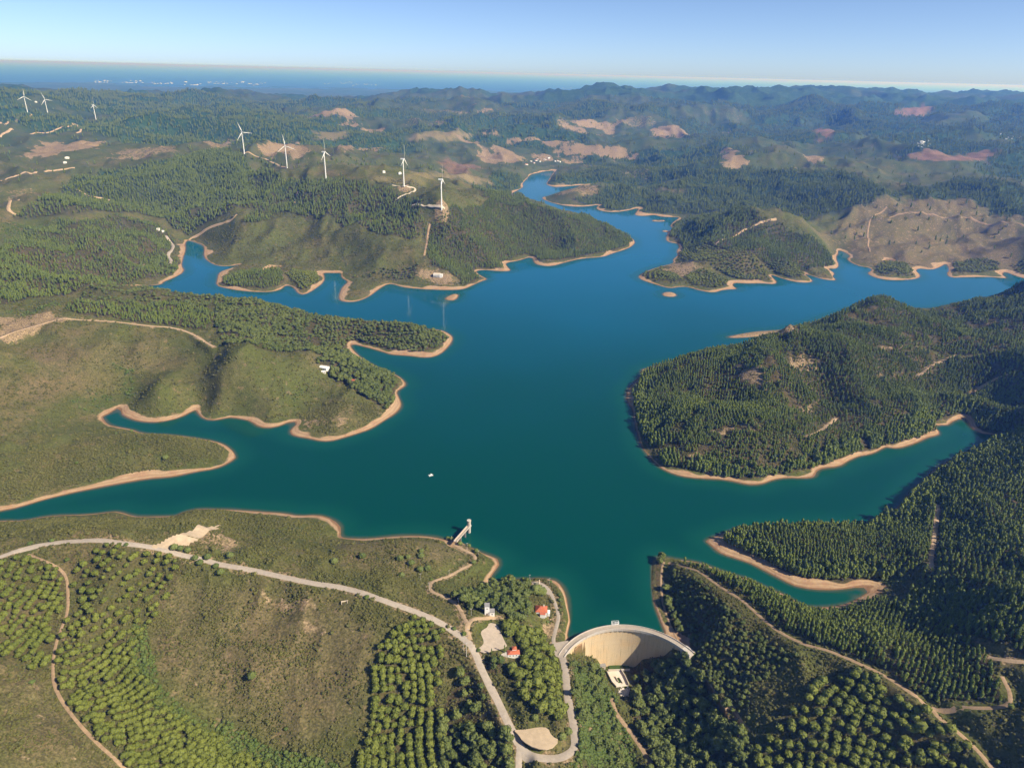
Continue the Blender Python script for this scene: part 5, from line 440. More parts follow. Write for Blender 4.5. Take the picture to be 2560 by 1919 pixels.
def sheet(name, P, z, mat, label, drape=False):
    P = smooth_line(P); P = [tuple(p) for p in P]
    if not drape:
        tag(MB().prism(P, z - .6, z + .22).build(name, mat), label, kind='structure'); return
    A = np.array(P); g = np.arange(-400, 1200, 2.5); X, Y = np.meshgrid(np.arange(A[:, 0].min(), A[:, 0].max(), 2.5), np.arange(A[:, 1].min(), A[:, 1].max(), 2.5)); m = inpoly(X, Y, P)
    i = np.arange(X.size).reshape(X.shape); F = np.stack([i[:-1, :-1], i[:-1, 1:], i[1:, 1:], i[1:, :-1]], -1)[m[:-1, :-1]].reshape(-1, 4)
    u, inv = np.unique(F, return_inverse=True); Vv = np.stack([X, Y, ground(X, Y) + .3], -1).reshape(-1, 3)[u]
    tag(link(name, np_mesh(name, Vv, inv.reshape(F.shape), [mat], None, True)), label, kind='structure')
YM = dict(pale=MPALE, sand=MSAND, asphalt=MASPH)
for nme, (k, p, z) in YARDS.items(): sheet(nme, p, z, YM[k], nme.replace('_', ' '), nme == 'dirt_clearing')
sheet('dam_forecourt', FORECOURT, 6.95, MASPH, 'grey forecourt at the left end of the dam')
tag(MB().prism(POOL, -37.3, -36.4).build('plunge_pool', MPOND), 'green water of the pool at the foot of the dam', kind='structure')
# ---------------------------------------------------------------- dam
def circ(a, b, c):
    A = np.array([[b[0] - a[0], b[1] - a[1]], [c[0] - a[0], c[1] - a[1]]]) * 2; r = np.array([b[0] ** 2 - a[0] ** 2 + b[1] ** 2 - a[1] ** 2, c[0] ** 2 - a[0] ** 2 + c[1] ** 2 - a[1] ** 2]); return np.linalg.solve(A, r)
cxd, cyd = circ(PTS['damL'], PTS['damM'], PTS['damR']); RD = math.hypot(PTS['damL'][0] - cxd, PTS['damL'][1] - cyd)
aL = math.atan2(PTS['damL'][1] - cyd, PTS['damL'][0] - cxd); aR = math.atan2(PTS['damR'][1] - cyd, PTS['damR'][0] - cxd)
def sweep(prof, a0, a1, n, flip=False):
    V = []; F = []; k = len(prof)
    for i in range(n + 1):
        t = a0 + (a1 - a0) * i / n
        for r, z in prof: V.append((cxd + math.cos(t) * (RD + r), cyd + math.sin(t) * (RD + r), z))
    for i in range(n):
        for j in range(k):
            q = (i * k + j, i * k + (j + 1) % k, (i + 1) * k + (j + 1) % k, (i + 1) * k + j); F.append(q[::-1] if flip else q)
    F.append(tuple(range(k))[::-1] if not flip else tuple(range(k))); F.append(tuple(n * k + j for j in range(k)) if not flip else tuple(n * k + j for j in range(k))[::-1]); return V, F
dam = empty('arch_dam', (0, 0, 0), label='curved pale concrete arch dam holding back the reservoir', cat='dam')
e = .05
b = MB(); b.add(*sweep([(.9, 5.6), (.55, -8), (-.3, -24), (-1.6, -44), (9, -44), (6, -20), (4.2, 5.6)], aL + e, aR - e, 56)); b.build('wall', MCONC, dam)
b = MB(); b.add(*sweep([(-.3, 5.6), (4.9, 5.6), (4.9, 6.9), (-.3, 6.9)], aL + e, aR - e, 56)); b.build('crest_road', MASPH, dam)
for r in (-.55, 4.8): b = MB(); b.add(*sweep([(r, 5.3), (r + .45, 5.3), (r + .45, 7.9), (r, 7.9)], aL + e, aR - e, 56)); b.build('parapet', MCONC2, dam)
for k in range(26):
    t = aL + (aR - aL) * (.06 + .88 * k / 25); r = RD + .2
    MB().box((cxd + math.cos(t) * r, cyd + math.sin(t) * r, 4.3), (1.5, .7, 1.2), t).build('corbel', MCONC2, dam)
for a, sgn in ((aL, 1), (aR, -1)):       # abutment blocks that tie the arch into the banks
    b = MB(); b.add(*sweep([(-1.0, 5.0), (-1.6, -30), (10, -30), (7.0, 5.0), (7., 7.05), (-1., 7.05)], a + sgn * (-.10), a + sgn * .06, 6, sgn < 0)); b.build('abutment', MCONC2, dam)
hx, hy = cxd + math.cos((aL + aR) / 2 + .05) * (RD + 6.6), cyd + math.sin((aL + aR) / 2 + .05) * (RD + 6.6)
ho = empty('gate_hoist', (hx, hy, 6.95), (aL + aR) / 2 + .05, label='small white gate hoist frame on the crest of the dam', cat='hoist')
b = MB()
for sx_ in (-1, 1):
    for sy_ in (-1, 1): b.box((sx_ * 1.2, sy_ * 3.2, -3), (.3, .3, 6.2))
for z in (1., 2.9):
    for s_ in (-1, 1): b.box((s_ * 1.2, 0, z), (.22, 6.7, .22)); b.box((0, s_ * 3.2, z), (2.6, .22, .22))
b.build('frame', MTURB, ho); MB().box((0, 0, -.3), (2.8, 7., .25)).build('platform', MCONC2, ho); MB().box((0, 0, .2), (1.4, 1.4, 2.0)).tube((0, -1.6, .9), (0, 1.6, .9), .35).build('winch', MSTEEL, ho)
# valve house, spillway apron
vx, vy = PTS['barn']
vh = empty('valve_house', (vx, vy, -37.3), .15, label='grey flat roofed valve house at the foot of the dam beside the green pool', cat='building')
MB().box((0, 0, 0), (5, 8, 4.2)).build('wall', MCONC2, vh); MB().box((0, 0, 4.2), (5.6, 8.6, .4)).build('roof', MGREY, vh); MB().box((0, -4.02, 0), (1.6, .1, 2.4)).build('door', MDOOR, vh); MB().box((2.5, 1, 1.6), (.1, 2, 1.2)).build('window', MGLASS, vh)
ap = empty('spillway_apron', (0, 0, 0), label='pale concrete spillway apron below the green pool', cat='spillway')
MB().prism(APRON, -38.5, -36.9).build('slab', MAPRON, ap)
for s_ in (0, 1):
    ed = [APRON[0], APRON[5], APRON[4]] if s_ == 0 else APRON[1:4]
    b = MB()
    for p, q in zip(ed[:-1], ed[1:]): dx, dy = q[0] - p[0], q[1] - p[1]; b.box(((p[0] + q[0]) / 2, (p[1] + q[1]) / 2, -38), (math.hypot(dx, dy) + .3, .6, 3.2 if s_ else 2.6), math.atan2(dy, dx))
    b.build('side_wall', MCONC2, ap)
cxa = sum(p[0] for p in APRON) / len(APRON); cya = sum(p[1] for p in APRON) / len(APRON)
MB().box((cxa + .3, cya - 1.5, -36.9), (3.4, 6., .08), .35).build('basin', MPOND, ap); MB().box((cxa - 1.6, cya - .6, -36.9), (.5, 6.4, 1.2), .35).box((cxa + 2.2, cya - 2.2, -36.9), (.5, 6.4, 1.2), .35).build('basin_wall', MCONC2, ap)
rk = MB(); iv, jf = None, None
_b = bmesh.new(); bmesh.ops.create_icosphere(_b, subdivisions=1, radius=1); iv = [p.co[:] for p in _b.verts]; jf = [[q.index for q in p.verts] for p in _b.faces]; _b.free()
for _ in range(420):
    w_ = np.array([random.random() ** 1.2 for k in RUBBLE]); w_ /= w_.sum(); qx, qy = w_ @ np.array(RUBBLE); q_ = random.uniform(.3, 1.1); qz = random.uniform(-37.4, -36.9)
    rk.add([(qx + v[0] * q_ * random.uniform(.7, 1.3), qy + v[1] * q_ * random.uniform(.7, 1.3), qz + v[2] * q_ * .7) for v in iv], jf)
tag(rk.build('rubble', MROCK), 'bleached rocks strewn below the spillway apron', kind='stuff')
tag(MB().prism([(POOL[2][0] + 1, POOL[2][1]), (POOL[3][0] - 1, POOL[3][1]), (POOL[3][0] - 1, POOL[3][1] - 1.2), (POOL[2][0] + 1, POOL[2][1] - 1.2)], -38.5, -35.6).build('weir', MCONC2), 'low concrete weir closing the green pool below the dam', 'weir')
# ---------------------------------------------------------------- intake tower and footbridge
tx, ty = PTS['tower']
it = empty('intake_tower', (tx, ty, 0), label='round pale concrete intake tower standing in the water at the end of the footbridge', cat='tower')
MB().tube((0, 0, -14), (0, 0, 9.), 1.9, n=24).build('shaft', MCONC2, it); MB().tube((0, 0, 8.6), (0, 0, 9.5), 2.7, n=24).build('platform', MCONC2, it)
ca = MB().tube((0, 0, 9.5), (0, 0, 15.2), 2.0, n=24).build('cabin', MCONC2, it); MB().tube((0, 0, 15.2), (0, 0, 16.3), 2.35, n=24).tube((0, 0, 16.3), (0, 0, 16.5), 2.4, n=24).build('roof', MCONC2, it)
bx0, by0 = PTS['bridge_end']; ux, uy = tx - bx0, ty - by0; Lb = math.hypot(ux, uy) - 1.6; rb = math.atan2(uy, ux)
fb = empty('footbridge', (bx0, by0, 0), rb, label='straight concrete footbridge from the headland shore to the intake tower', cat='bridge')
MB().box((Lb / 2, 0, 8.2), (Lb, 3.6, .7)).build('deck', MPALE, fb)
for s_ in (-1, 1): MB().box((Lb / 2, s_ * 1.75, 8.9), (Lb, .3, 1.0)).build('railing', MCONC2, fb)
for k in (.36, .72): MB().box((Lb * k, 0, -14), (.5, 2.6, 22.2)).box((Lb * k, 0, 7.6), (.9, 3.4, .6)).build('pier', MCONC2, fb)
# raft
rx, ry = PTS['raft']
rf = empty('floating_platform', (rx, ry, 0), .5, label='small white floating platform alone in the middle of the water', cat='raft'); rf.scale = (.62, .62, .7)
MB().box((0, 0, .35), (7, 5, .25)).build('deck', MWHITE, rf); MB().box((1, .4, .6), (2.2, 1.8, 2.0)).build('cabin', MTURB, rf)
for sx_, sy_ in ((-1, -1), (1, -1), (1, 1), (-1, 1)): MB().tube((sx_ * 3.6, sy_ * 2.5, -.2), (sx_ * 3.6, sy_ * 2.5, .95), .75, n=12).build('float', MWHITE, rf)
MB().tube((-4.3, -1.6, .3), (-4.3, -1.6, 3.4), .18).box((-4.2, -1.6, .35), (2., .3, .2)).build('mast', MTURB, rf); MB().tube((.5, 2.6, .4), (.5, 2.6, 3.6), .16).build('mast', MTURB, rf)
# ---------------------------------------------------------------- houses
def gz(x, y): return float(ground(np.array([x]), np.array([y]))[0])
def house(name, loc, rz, size, h, roofh, label, cat='house', wall=None, roof=None, gable=False, group=None, windows=True, chimney=True, z=None):
    wall = wall or MWHITE; roof = roof or MTILE; x, y = loc; L, D = size
    z = z if z is not None else gz(x, y)
    t = empty(name, (x, y, z), rz, label=label, cat=cat, group=group)
    MB().box((0, 0, -2), (L, D, h + 2)).build('wall', wall, t)
    r = MB().hip((0, 0, h), (L + .9, D + .9), roofh, 0, 0, gable).build('roof', roof, t)
    if chimney: MB().box((L * .22, D * .12, h + roofh * .3), (.8, .8, roofh * .9 + .4)).build('chimney', wall, r)
    if windows:
        n = max(2, int(L / 3.2))
        for k in range(n):
            if k == n // 2: MB().box((-L / 2 + L * (k + .5) / n, -D / 2, 0), (1., .12, 2.1)).build('door', MDOOR, t)
            else: MB().box((-L / 2 + L * (k + .5) / n, -D / 2, 1.0), (1.1, .12, 1.2)).build('window', MGLASS, t)
        for s_ in (-1, 1): MB().box((s_ * L / 2, 0, 1.0), (.12, 1.1, 1.2)).build('window', MGLASS, t)
    return t
hs = house('red_roofed_house', PTS['house'], -.05, (10.5, 8.5), 4.2, 3.2, 'white house with a bright red tiled hip roof on the point above the dam', z=gz(*PTS['house']))
MB().box((1.5, -5.4, -1), (5, 2.4, 4.2)).build('porch', MWHITE, hs); MB().box((1.5, -5.4, 3.2), (5.4, 2.8, .25)).build('porch_roof', MTILE, hs); MB().box((7.2, -1, -1), (2.4, 5, 3.4)).build('annex', MWHITE, hs)
th = empty('tower_building', (*PTS['tower_house'], gz(*PTS['tower_house'])), .06, label='narrow white tower building with a low annex beside the loop road', cat='building')
MB().box((-1.6, 0, -2), (4.2, 4.6, 12.)).build('tower', MWHITE, th); MB().box((-1.6, 0, 10), (4.7, 5.1, .35)).build('tower_roof', MGREY, th); MB().box((2.9, -.4, -2), (4.6, 5., 5.6)).build('annex', MWHITE, th); MB().box((2.95, -.4, 3.6), (4.9, 5.4, .3)).build('annex_roof', MGREY, th)
MB().box((-1.6, -2.32, 0), (1.4, .1, 2.4)).build('door', MDOOR, th); MB().box((-1.6, -2.32, 7), (.9, .1, 1.)).build('window', MGLASS, th); MB().box((3., -2.92, 1.1), (1.2, .1, 1.)).build('window', MGLASS, th)
x, y = PTS['restaurant']; rs = empty('restaurant', (x, y, gz(x, y)), .10, label='long low building with red tiled roofs at the bottom edge of the parking area', cat='building'); rs.scale = (.78, .72, .85)
MB().box((2.5, 0, -2), (12.5, 6.5, 5.2)).build('wall', MWHITE, rs); MB().hip((2.5, 0, 3.2), (13.4, 7.4), 1.6).build('roof', MTILE, rs); MB().box((3.6, 4.2, -2), (4.6, 5, 7.2)).build('upper_block', MWHITE, rs); MB().hip((3.6, 4.2, 5.2), (5.2, 5.6), 1.2).build('upper_roof', MTILE, rs)
MB().box((-7.5, -1, -2), (7, 5, 4.6)).build('terrace_block', MCONC2, rs); MB().box((-5.5, 4.6, 2.4), (8, 3.4, .25)).build('awning', MPALE, rs)
for k in range(4): MB().box((-9 + k * 2.3, 6.1, 0), (.18, .18, 2.4)).build('post', MSTEEL, rs)
for k in range(3): MB().box((-1.5 + k * 3.5, -3.27, .9), (1.2, .1, 1.1)).build('window', MGLASS, rs)
x, y = PTS['villa']; vl = empty('villa', (x, y, gz(x, y)), -.04, label='large white two storey villa on the dry grass of the far peninsula', cat='house')
MB().box((-3, 0, -3), (16, 10, 9)).build('wall', MWHITE, vl); MB().box((-3, 1, 6), (16.8, 9, .5)).build('roof', MBEIGE, vl); MB().box((8.5, -2, -3), (7, 9, 8.)).build('wing', MWHITE, vl); MB().box((8.5, -2, 5.), (7.6, 9.6, .4)).build('wing_roof', MWHITE, vl); MB().box((-3, -6, 2.9), (16, 3, .3)).build('balcony', MWHITE, vl)
for k in range(5):
    for z in (.4, 3.6): MB().box((-9 + k * 3., -5.02, z), (1.7, .12, 1.7)).build('window', MGLASS, vl)
    MB().box((-10.5 + k * 3.7, -7.3, -1), (.4, .4, 4)).build('column', MWHITE, vl)
house('garden_hut', PTS['hut'], .2, (5, 4), 2.6, 1.0, 'tiny white hut in the dark trees right of the villa', 'hut', roof=MWHITE, chimney=False)
fm = house('farmhouse', PTS['farm'], -.35, (14, 9), 3.6, 1.8, 'white farmhouse with a pale roof at the edge of the headland wood', roof=MWHITE, gable=True)
house('farm_shed', PTS['farm_shed'], .1, (6, 4.5), 2.4, .9, 'small white shed below the white farmhouse', 'shed', roof=MWHITE, gable=True, chimney=False)
house('cottage', PTS['cottage'], -.2, (8, 5), 2.8, 1.5, 'small pale cottage inside the headland wood', 'house', gable=True)
x, y = PTS['ruin']; ru = empty('ruined_hut', (x, y, gz(x, y)), .25, label='low roofless white walls of a ruined hut below the paved road', cat='ruin')
for dx in (-5, 0, 5): MB().box((dx, 0, -.5), (.4, 3.0, 1.3)).build('wall', MBEIGE, ru)
MB().box((0, 1.6, -.5), (10.4, .35, 1.1)).build('wall', MBEIGE, ru)
x, y = PTS['pillar']; pl = empty('monument_pillar', (x, y, gz(x, y)), .3, label='square stone pillar standing on the viewpoint terrace', cat='monument')
MB().box((0, 0, -.3), (1.9, 1.9, .9)).build('base', MCONC2, pl); MB().box((0, 0, .6), (1.1, 1.1, 5.4), 0, 0, .85).build('shaft', MBEIGE, pl)
for k, (x, y) in enumerate(VILLAGE): house('village_house', (x, y), k * .7, (11 + k % 3 * 3, 8), 3.6, 2., 'white house in the village at the far end of the lake arm', group='village houses at the head of the lake arm', windows=False, chimney=False, roof=MTILE if k % 2 else MWHITE)
for l, (x, y), s_ in FARMS: house('farm_building', (x, y), .3, (s_, s_ * .6), 4.5, 1.8, l, windows=False, chimney=False, roof=MWHITE)
tb = MB(); tb.box((0, 0, -14), (46, 26, 26)); tb.box((0, 0, 12), (48, 28, 1.5)); tme = np_mesh('town_building', np.array(tb.v), tb.f, [MWHITE])
for x, y, s_ in TOWN:
    o = link('town_building', tme, None, (x, y, max(gz(x, y), -72)), (x * .7) % 3); o.scale = (s_, s_, s_ * .7)
    if y > 10000: tag(o, 'tiny white building in the hazy town on the coast', 'building', 'white buildings of the far coastal towns')
    else: tag(o, 'tiny pale house of a hamlet in the right hand hills', 'house', 'hamlet houses in the hills'); o.scale = (s_ * .5, s_ * .5, s_ * .35)
# ---------------------------------------------------------------- poles
for l, (x, y), h, r in POLES:
    p = empty('lamp_post' if 'lamp' in l else 'power_pole', (x, y, gz(x, y)), .4, label=l, cat='lamp post' if 'lamp' in l else 'pole', group=None)
    MB().tube((0, 0, -1), (0, 0, h), r, r * .6, 8).build('pole', MPOLE, p)
    if 'lamp' in l: MB().box((0, -.5, h), (.35, 1.3, .2)).build('lamp_head', MSTEEL, p)
    else: MB().box((0, 0, h - .9), (2.2, .16, .18)).tube((-.9, 0, h - .72), (-.9, 0, h - .4), .08, n=6).tube((.9, 0, h - .72), (.9, 0, h - .4), .08, n=6).build('crossarm', MSTEEL, p)
# ---------------------------------------------------------------- wind turbines
def blade_mesh():
    V = []; F = []; N = 10
    for i in range(N + 1):
        t = i / N; L = 1.2 + 38 * t; c = .86 * (1.1 + 1.9 * min(1, t / .2) if t < .2 else 3.0 * (1 - (t - .2) / .8) + .5); th = c * (.5 if t < .05 else .2); tw = .5 * (1 - t)
        for a in range(8):
            q = a * math.pi / 4; x = math.cos(q) * c / 2 + c * .2; y = math.sin(q) * th / 2; V.append((x * math.cos(tw) - y * math.sin(tw), x * math.sin(tw) + y * math.cos(tw), L))
    for i in range(N):
        for a in range(8): F.append((i * 8 + a, i * 8 + (a + 1) % 8, (i + 1) * 8 + (a + 1) % 8, (i + 1) * 8 + a))
    F.append(tuple(range(7, -1, -1))); F.append(tuple(N * 8 + a for a in range(8))); return np_mesh('blade', np.array(V), F, [MTURB], None, True)
BL = blade_mesh()
for l, (x, y), yaw, spin in TURBINES:
    t = empty('wind_turbine', (x, y, gz(x, y)), yaw, label=l, cat='wind turbine', group='white wind turbines along the ridges')   # local -Y faces the wind
    MB().tube((0, 0, -4), (0, 0, 78.5), 2.0, 1.15, 24).build('tower', MTURB, t, smooth=False)
    MB().box((0, 2.2, 78.5), (3.2, 10.5, 3.4)).build('nacelle', MTURB, t)
    hb = MB().tube((0, -5.6, 80.3), (0, -3.5, 80.3), 1.1, 1.75, 16).tube((0, -3.5, 80.3), (0, -2.9, 80.3), 1.75, 1.75, 16).build('hub', MTURB, t)
    for k in range(3):
        bo = link('blade', BL, hb, (0, -4.4, 80.3)); bo.rotation_euler = (0, math.radians(spin + 120 * k), 0)
# ---------------------------------------------------------------- vegetation shapes
def ico(sub):
    bm = bmesh.new(); bmesh.ops.create_icosphere(bm, subdivisions=sub, radius=1); v = np.array([p.co[:] for p in bm.verts]); f = np.array([[q.index for q in p.verts] for p in bm.faces]); bm.free(); return v, f
ICO = {k: ico(k) for k in (1, 2, 3)}
def crown(lobes, sub, nleaf, leaf, seed, rough=.25):
    r = np.random.default_rng(seed); VV = []; FF = []; b = 0; w = np.array([l[3] * l[5] for l in lobes]); w /= w.sum()
    for l, wi in zip(lobes, w):
        v, f = ICO[sub]; k = 1 + rough * (r.random(len(v)) - .5) * 2; c = np.array(l[:3]); R = np.array(l[3:6])
        p = c + v * k[:, None] * R; VV.append(p); FF += [tuple(q + b) for q in f]; b += len(p)
        n = int(nleaf * wi); d = r.normal(size=(n, 3)); d[:, 2] = np.abs(d[:, 2]) * .9 - .25; d /= np.linalg.norm(d, axis=1)[:, None]
        for q in d:
            p0 = c + q * R * r.uniform(.92, 1.16); a = np.cross(q, r.normal(size=3)); a /= np.linalg.norm(a) + 1e-9; e_ = np.cross(a, q + r.normal(size=3) * .6); e_ /= np.linalg.norm(e_) + 1e-9; s_ = leaf * r.uniform(.6, 1.3)
            VV.append(np.array([p0 - a * s_ - e_ * s_ * .5, p0 + a * s_ * .3 - e_ * s_, p0 + a * s_ + e_ * s_ * .5, p0 - a * s_ * .2 + e_ * s_])); FF.append((b, b + 1, b + 2, b + 3)); b += 4
    return np.concatenate(VV), FF
def pine_shape(seed):
    r = random.Random(seed); H = r.uniform(.85, 1.2); L = [(0, 0, 3.1 * H, 2.4 * r.uniform(.85, 1.1), 2.4 * r.uniform(.85, 1.1), 1.75)] + [(math.cos(a) * 1.2, math.sin(a) * 1.2, 2.9 * H + r.uniform(-.5, .6), r.uniform(1.1, 1.8), r.uniform(1.1, 1.8), 1.15) for a in [k * 1.57 + r.random() for k in range(4)]]
    return crown(L, 1, 90, .5, seed, .2), (2.2, .2)
def conif_shape(seed):
    r = random.Random(seed); H = r.uniform(.78, 1.25); L = [(r.uniform(-.45, .45), r.uniform(-.45, .45), z * H, q * r.uniform(.75, 1.2), q * r.uniform(.75, 1.2), h * H) for z, q, h in ((3.1, 1.7, 1.9), (5.1, 1.75, 2.0), (7.0, 1.45, 1.8), (8.4, .95, 1.3))]
    return crown(L, 1, 90, .55, seed, .3), (3., .16)
def broad_shape(seed):
    r = random.Random(seed); L = [(0, 0, 6.2, 3.2, 3.2, 2.8)]
    for k in range(8): a = k * .785 + r.uniform(-.3, .3); q = r.uniform(2.0, 3.6); L.append((math.cos(a) * q, math.sin(a) * q, r.uniform(3.8, 7.2), r.uniform(1.5, 2.3), r.uniform(1.5, 2.3), r.uniform(1.3, 2.0)))
    L.append((r.uniform(-1, 1), r.uniform(-1, 1), 8.4, 1.9, 1.9, 1.6)); return crown(L, 1, 260, .62, seed, .3), (4.5, .32)
def bush_shape(seed):
    r = random.Random(seed); L = [(0, 0, .55, .9, .9, .65), (r.uniform(-.5, .5), r.uniform(-.5, .5), .5, .65, .65, .5)]; return crown(L, 1, 24, .24, seed, .3), None
def tree_mesh(name, shp, mat):
    (V, F), tr = shp; mi = [0] * len(F)
    if tr:
        b = len(V); h, r = tr; n = 6; T = [(math.cos(i * 2 * math.pi / n) * q, math.sin(i * 2 * math.pi / n) * q, z) for z, q in ((-1., r * 1.25), (h, r * .7)) for i in range(n)]
        V = np.vstack([V, T]); F = F + [(b + i, b + (i + 1) % n, b + n + (i + 1) % n, b + n + i) for i in range(n)]; mi += [1] * n
    return np_mesh(name, V, F, [mat, MBARK], mi)
def two_part(name, shp, mat):
    (V, F), (h, r) = shp; c = np_mesh(name + '_crown', V, F, [mat])
    b = MB().tube((0, 0, -1), (0, 0, h), r * 1.25, r * .7, 7)
    for k in range(4): a = k * 1.6 + .4; b.tube((0, 0, h * .75), (math.cos(a) * h * .35, math.sin(a) * h * .35, h * 1.25), r * .5, r * .2, 5)
    return c, np_mesh(name + '_trunk', np.array(b.v), b.f, [MBARK])
KIND = dict(pine=('stone_pine', pine_shape, MPINE, 2.6, 'pine tree'), conif=('plantation_tree', conif_shape, MCON, 2.4, 'tree'), broad=('broadleaf_tree', broad_shape, MBRO, 4.6, 'tree'), bush=('bush', bush_shape, MBUSH, 1.0, 'bush'))
MESH = {k: [tree_mesh(v[0], v[1](100 + i), v[2]) for i in range(6)] for k, v in KIND.items()}
PART = {k: [two_part(v[0], v[1](100 + i), v[2]) for i in range(6)] for k, v in KIND.items() if k != 'bush'}
LBL = dict(right_peninsula='slim dark tree in the planted rows of the big right peninsula', east_bank='tall dark green tree on the steep bank right of the narrow inlet', ridge='slim sunlit tree in the planted band along the dirt ridge track', inlet_peninsula='slim olive tree on the wooded peninsula above the narrow inlet',
    corner_pines='round stone pine in the shaded rows at the bottom right corner', corner_scatter='loose round pine right of the shaded rows at the bottom right', valley='dark broad tree in the shaded valley below the dam', dam_bank='fresh green tree on the sunlit bank between the road and the spillway', flank_scrub='low dark tree on the shaded slope right of the dam',
    road_triangle='rounded pine between the two legs of the hairpin road', gully_wood='dark broad tree in the wooded gully left of the hairpin road', restaurant_trees='broad tree in front of the red roofed restaurant', point_wood='olive green broad tree between the white tower building and the point', centre_pines='round stone pine in the dense rows left of the gully wood',
    plantation='round stone pine in the tight curved rows at the lower left', plantation_top='round stone pine scattered below the paved road at the lower left', left_edge_pines='round stone pine between the left frame edge and the dirt track', headland_wood='broad olive tree in the wood around the white farmhouse', mid_peninsula='low tree on the wooded tongue of land in the left half')
# ---------------------------------------------------------------- planting
def in_frame(x, y, z, m=1.0):
    d = np.stack([x, y, z - CAM_H], -1); f = d @ np.array(Fv); u = (d @ np.array(cx)) / f / (1280 / 1762); v = (d @ np.array(cy)) / f / (959.5 / 1762); return (np.abs(u) < m) & (np.abs(v) < m) & (f > 0)
trees = {k: [] for k in ('pine', 'conif', 'broad')}
for zi, (key, kind, rg, tg, jit, lo, hi, ang, warp, th, poly) in enumerate(FOREST):
    P = np.array(poly); cxp, cyp = P.mean(0); R = np.hypot(P[:, 0] - cxp, P[:, 1] - cyp).max() + 40
    d0 = math.hypot(cxp, cyp); thin = max(1., d0 / 2600.); rg *= thin; tg *= thin
    a = math.radians(ang); U, Vv = np.meshgrid(np.arange(-R, R, rg), np.arange(-R, R, tg)); U = U.ravel(); Vv = Vv.ravel() + (RNG.random(U.size) - .5) * tg * .8
    X = cxp + U * math.sin(a) + Vv * math.cos(a); Y = cyp - U * math.cos(a) + Vv * math.sin(a)
    X = X + (fbm(X, Y, 110., 200 + zi, 2) - .5) * warp * 3 + RNG.normal(size=X.size) * jit * .42; Y = Y + (fbm(X, Y, 110., 300 + zi, 2) - .5) * warp * 3 + RNG.normal(size=X.size) * jit * .42
    m = inpoly(X, Y, poly); X = X[m]; Y = Y[m]
    s = sdist(X, Y); Z = ground(X, Y); vl_ = inpoly(X, Y, VALLEY)
    m = ((s > 3) & (Z > (.9 if key in ('right_peninsula', 'east_bank', 'dam_flank') else 2.6)) | vl_ | (s > 45)) & (fbm(X, Y, 24., 400 + zi, 3) > th) & ~in_road(X, Y, 1.6) & (RNG.random(X.size) > .08)
    X, Y, Z = X[m], Y[m], Z[m]
    bz = np.zeros(X.shape, bool)
    for c_, s_, p_ in COVER:
        if c_ in ('bare', 'pale') and s_ > .3: bz |= inpoly(X, Y, p_) & (RNG.random(X.size) < s_ * 1.0)
    X, Y, Z = X[~bz], Y[~bz], Z[~bz]
    sc = (lo + hi) / 2 + (RNG.beta(2, 2, X.size) - .5) * (hi - lo) * 1.7 * (.85 + .3 * fbm(X, Y, 60., 7, 2)) * (thin if kind != 'broad' else min(thin, 1.3)) ** .6
    if key in ('right_peninsula', 'east_bank', 'inlet_peninsula'): sc = sc * (1 + .75 * (1 - sstep(14, 40, sdist(X, Y))))     # old taller trees along the bank
    A = np.stack([X, Y, Z, sc, np.full(X.size, zi)], -1); o = (RNG.random(X.size) < .06) & (kind == 'conif')
    trees[kind].append(A[~o]); B_ = A[o]; B_[:, 3] *= .5
    if o.any(): trees['broad'].append(B_)
trees = {k: np.concatenate(v) for k, v in trees.items()}
# distant trees that only grain the hills
fx, fy = [], []
N = 110000; r_ = np.sqrt(RNG.uniform(2400 ** 2, 7500 ** 2, N)); a_ = RNG.uniform(-.85, .85, N); X = r_ * np.sin(a_); Y = r_ * np.cos(a_)
fw = bil(farw, (a_ - ANG[0]) / (ANG[1] - ANG[0]), np.interp(r_, ROWS, LROW)); ob = bil(openf, (a_ - ANG[0]) / (ANG[1] - ANG[0]), np.interp(r_, ROWS, LROW)); m = (RNG.random(N) < np.clip(fw + .05 - ob, 0, 1)) & (sdist(X, Y) > 25)
DIST = np.stack([X[m], Y[m], ground(X[m], Y[m]) - .5, RNG.uniform(.7, 1.25, m.sum()) * (1 + r_[m] / 9000)], -1)
# scrub on the open hills, denser near the viewpoint
def scrub(N, r0, r1):
    r_ = np.sqrt(RNG.uniform(r0 ** 2, r1 ** 2, N)); a_ = RNG.uniform(-1.0, 1.0, N); X = r_ * np.sin(a_); Y = r_ * np.cos(a_); Z = ground(X, Y)
    m = in_frame(X, Y, Z, 1.3); X, Y, Z = X[m], Y[m], Z[m]; s = sdist(X, Y); v = inpoly(X, Y, VALLEY)
    C_ = cover_at(X, Y, np.hypot(X, Y)); d = .34 + .9 * sstep(.42, .66, fbm(X, Y, 24., 31, 3)) + .7 * C_['lush'] - .75 * C_['bare'] + .35 * v + .5 * C_['dark'] - .42 * C_['scrubbrown']
    m = ((s > 5) & (Z > 3.6) | (s > 45) | v & (Z > -35.5)) & (RNG.random(X.size) < d * .8) & ~in_road(X, Y, .6); X, Y, Z = X[m], Y[m], Z[m]
    sc = RNG.uniform(.4, 1.15, X.size) ** 1.3 * (1 + .9 * C_['lush'][m] + .35 * (np.hypot(X, Y) > 900)) + (RNG.random(X.size) < .03) * RNG.uniform(.4, 1.5, X.size)
    return np.stack([X, Y, Z - .1, sc, C_['lush'][m] > .3], -1)
SC = np.concatenate([scrub(420000, 190, 1000), scrub(300000, 1000, 2300)])
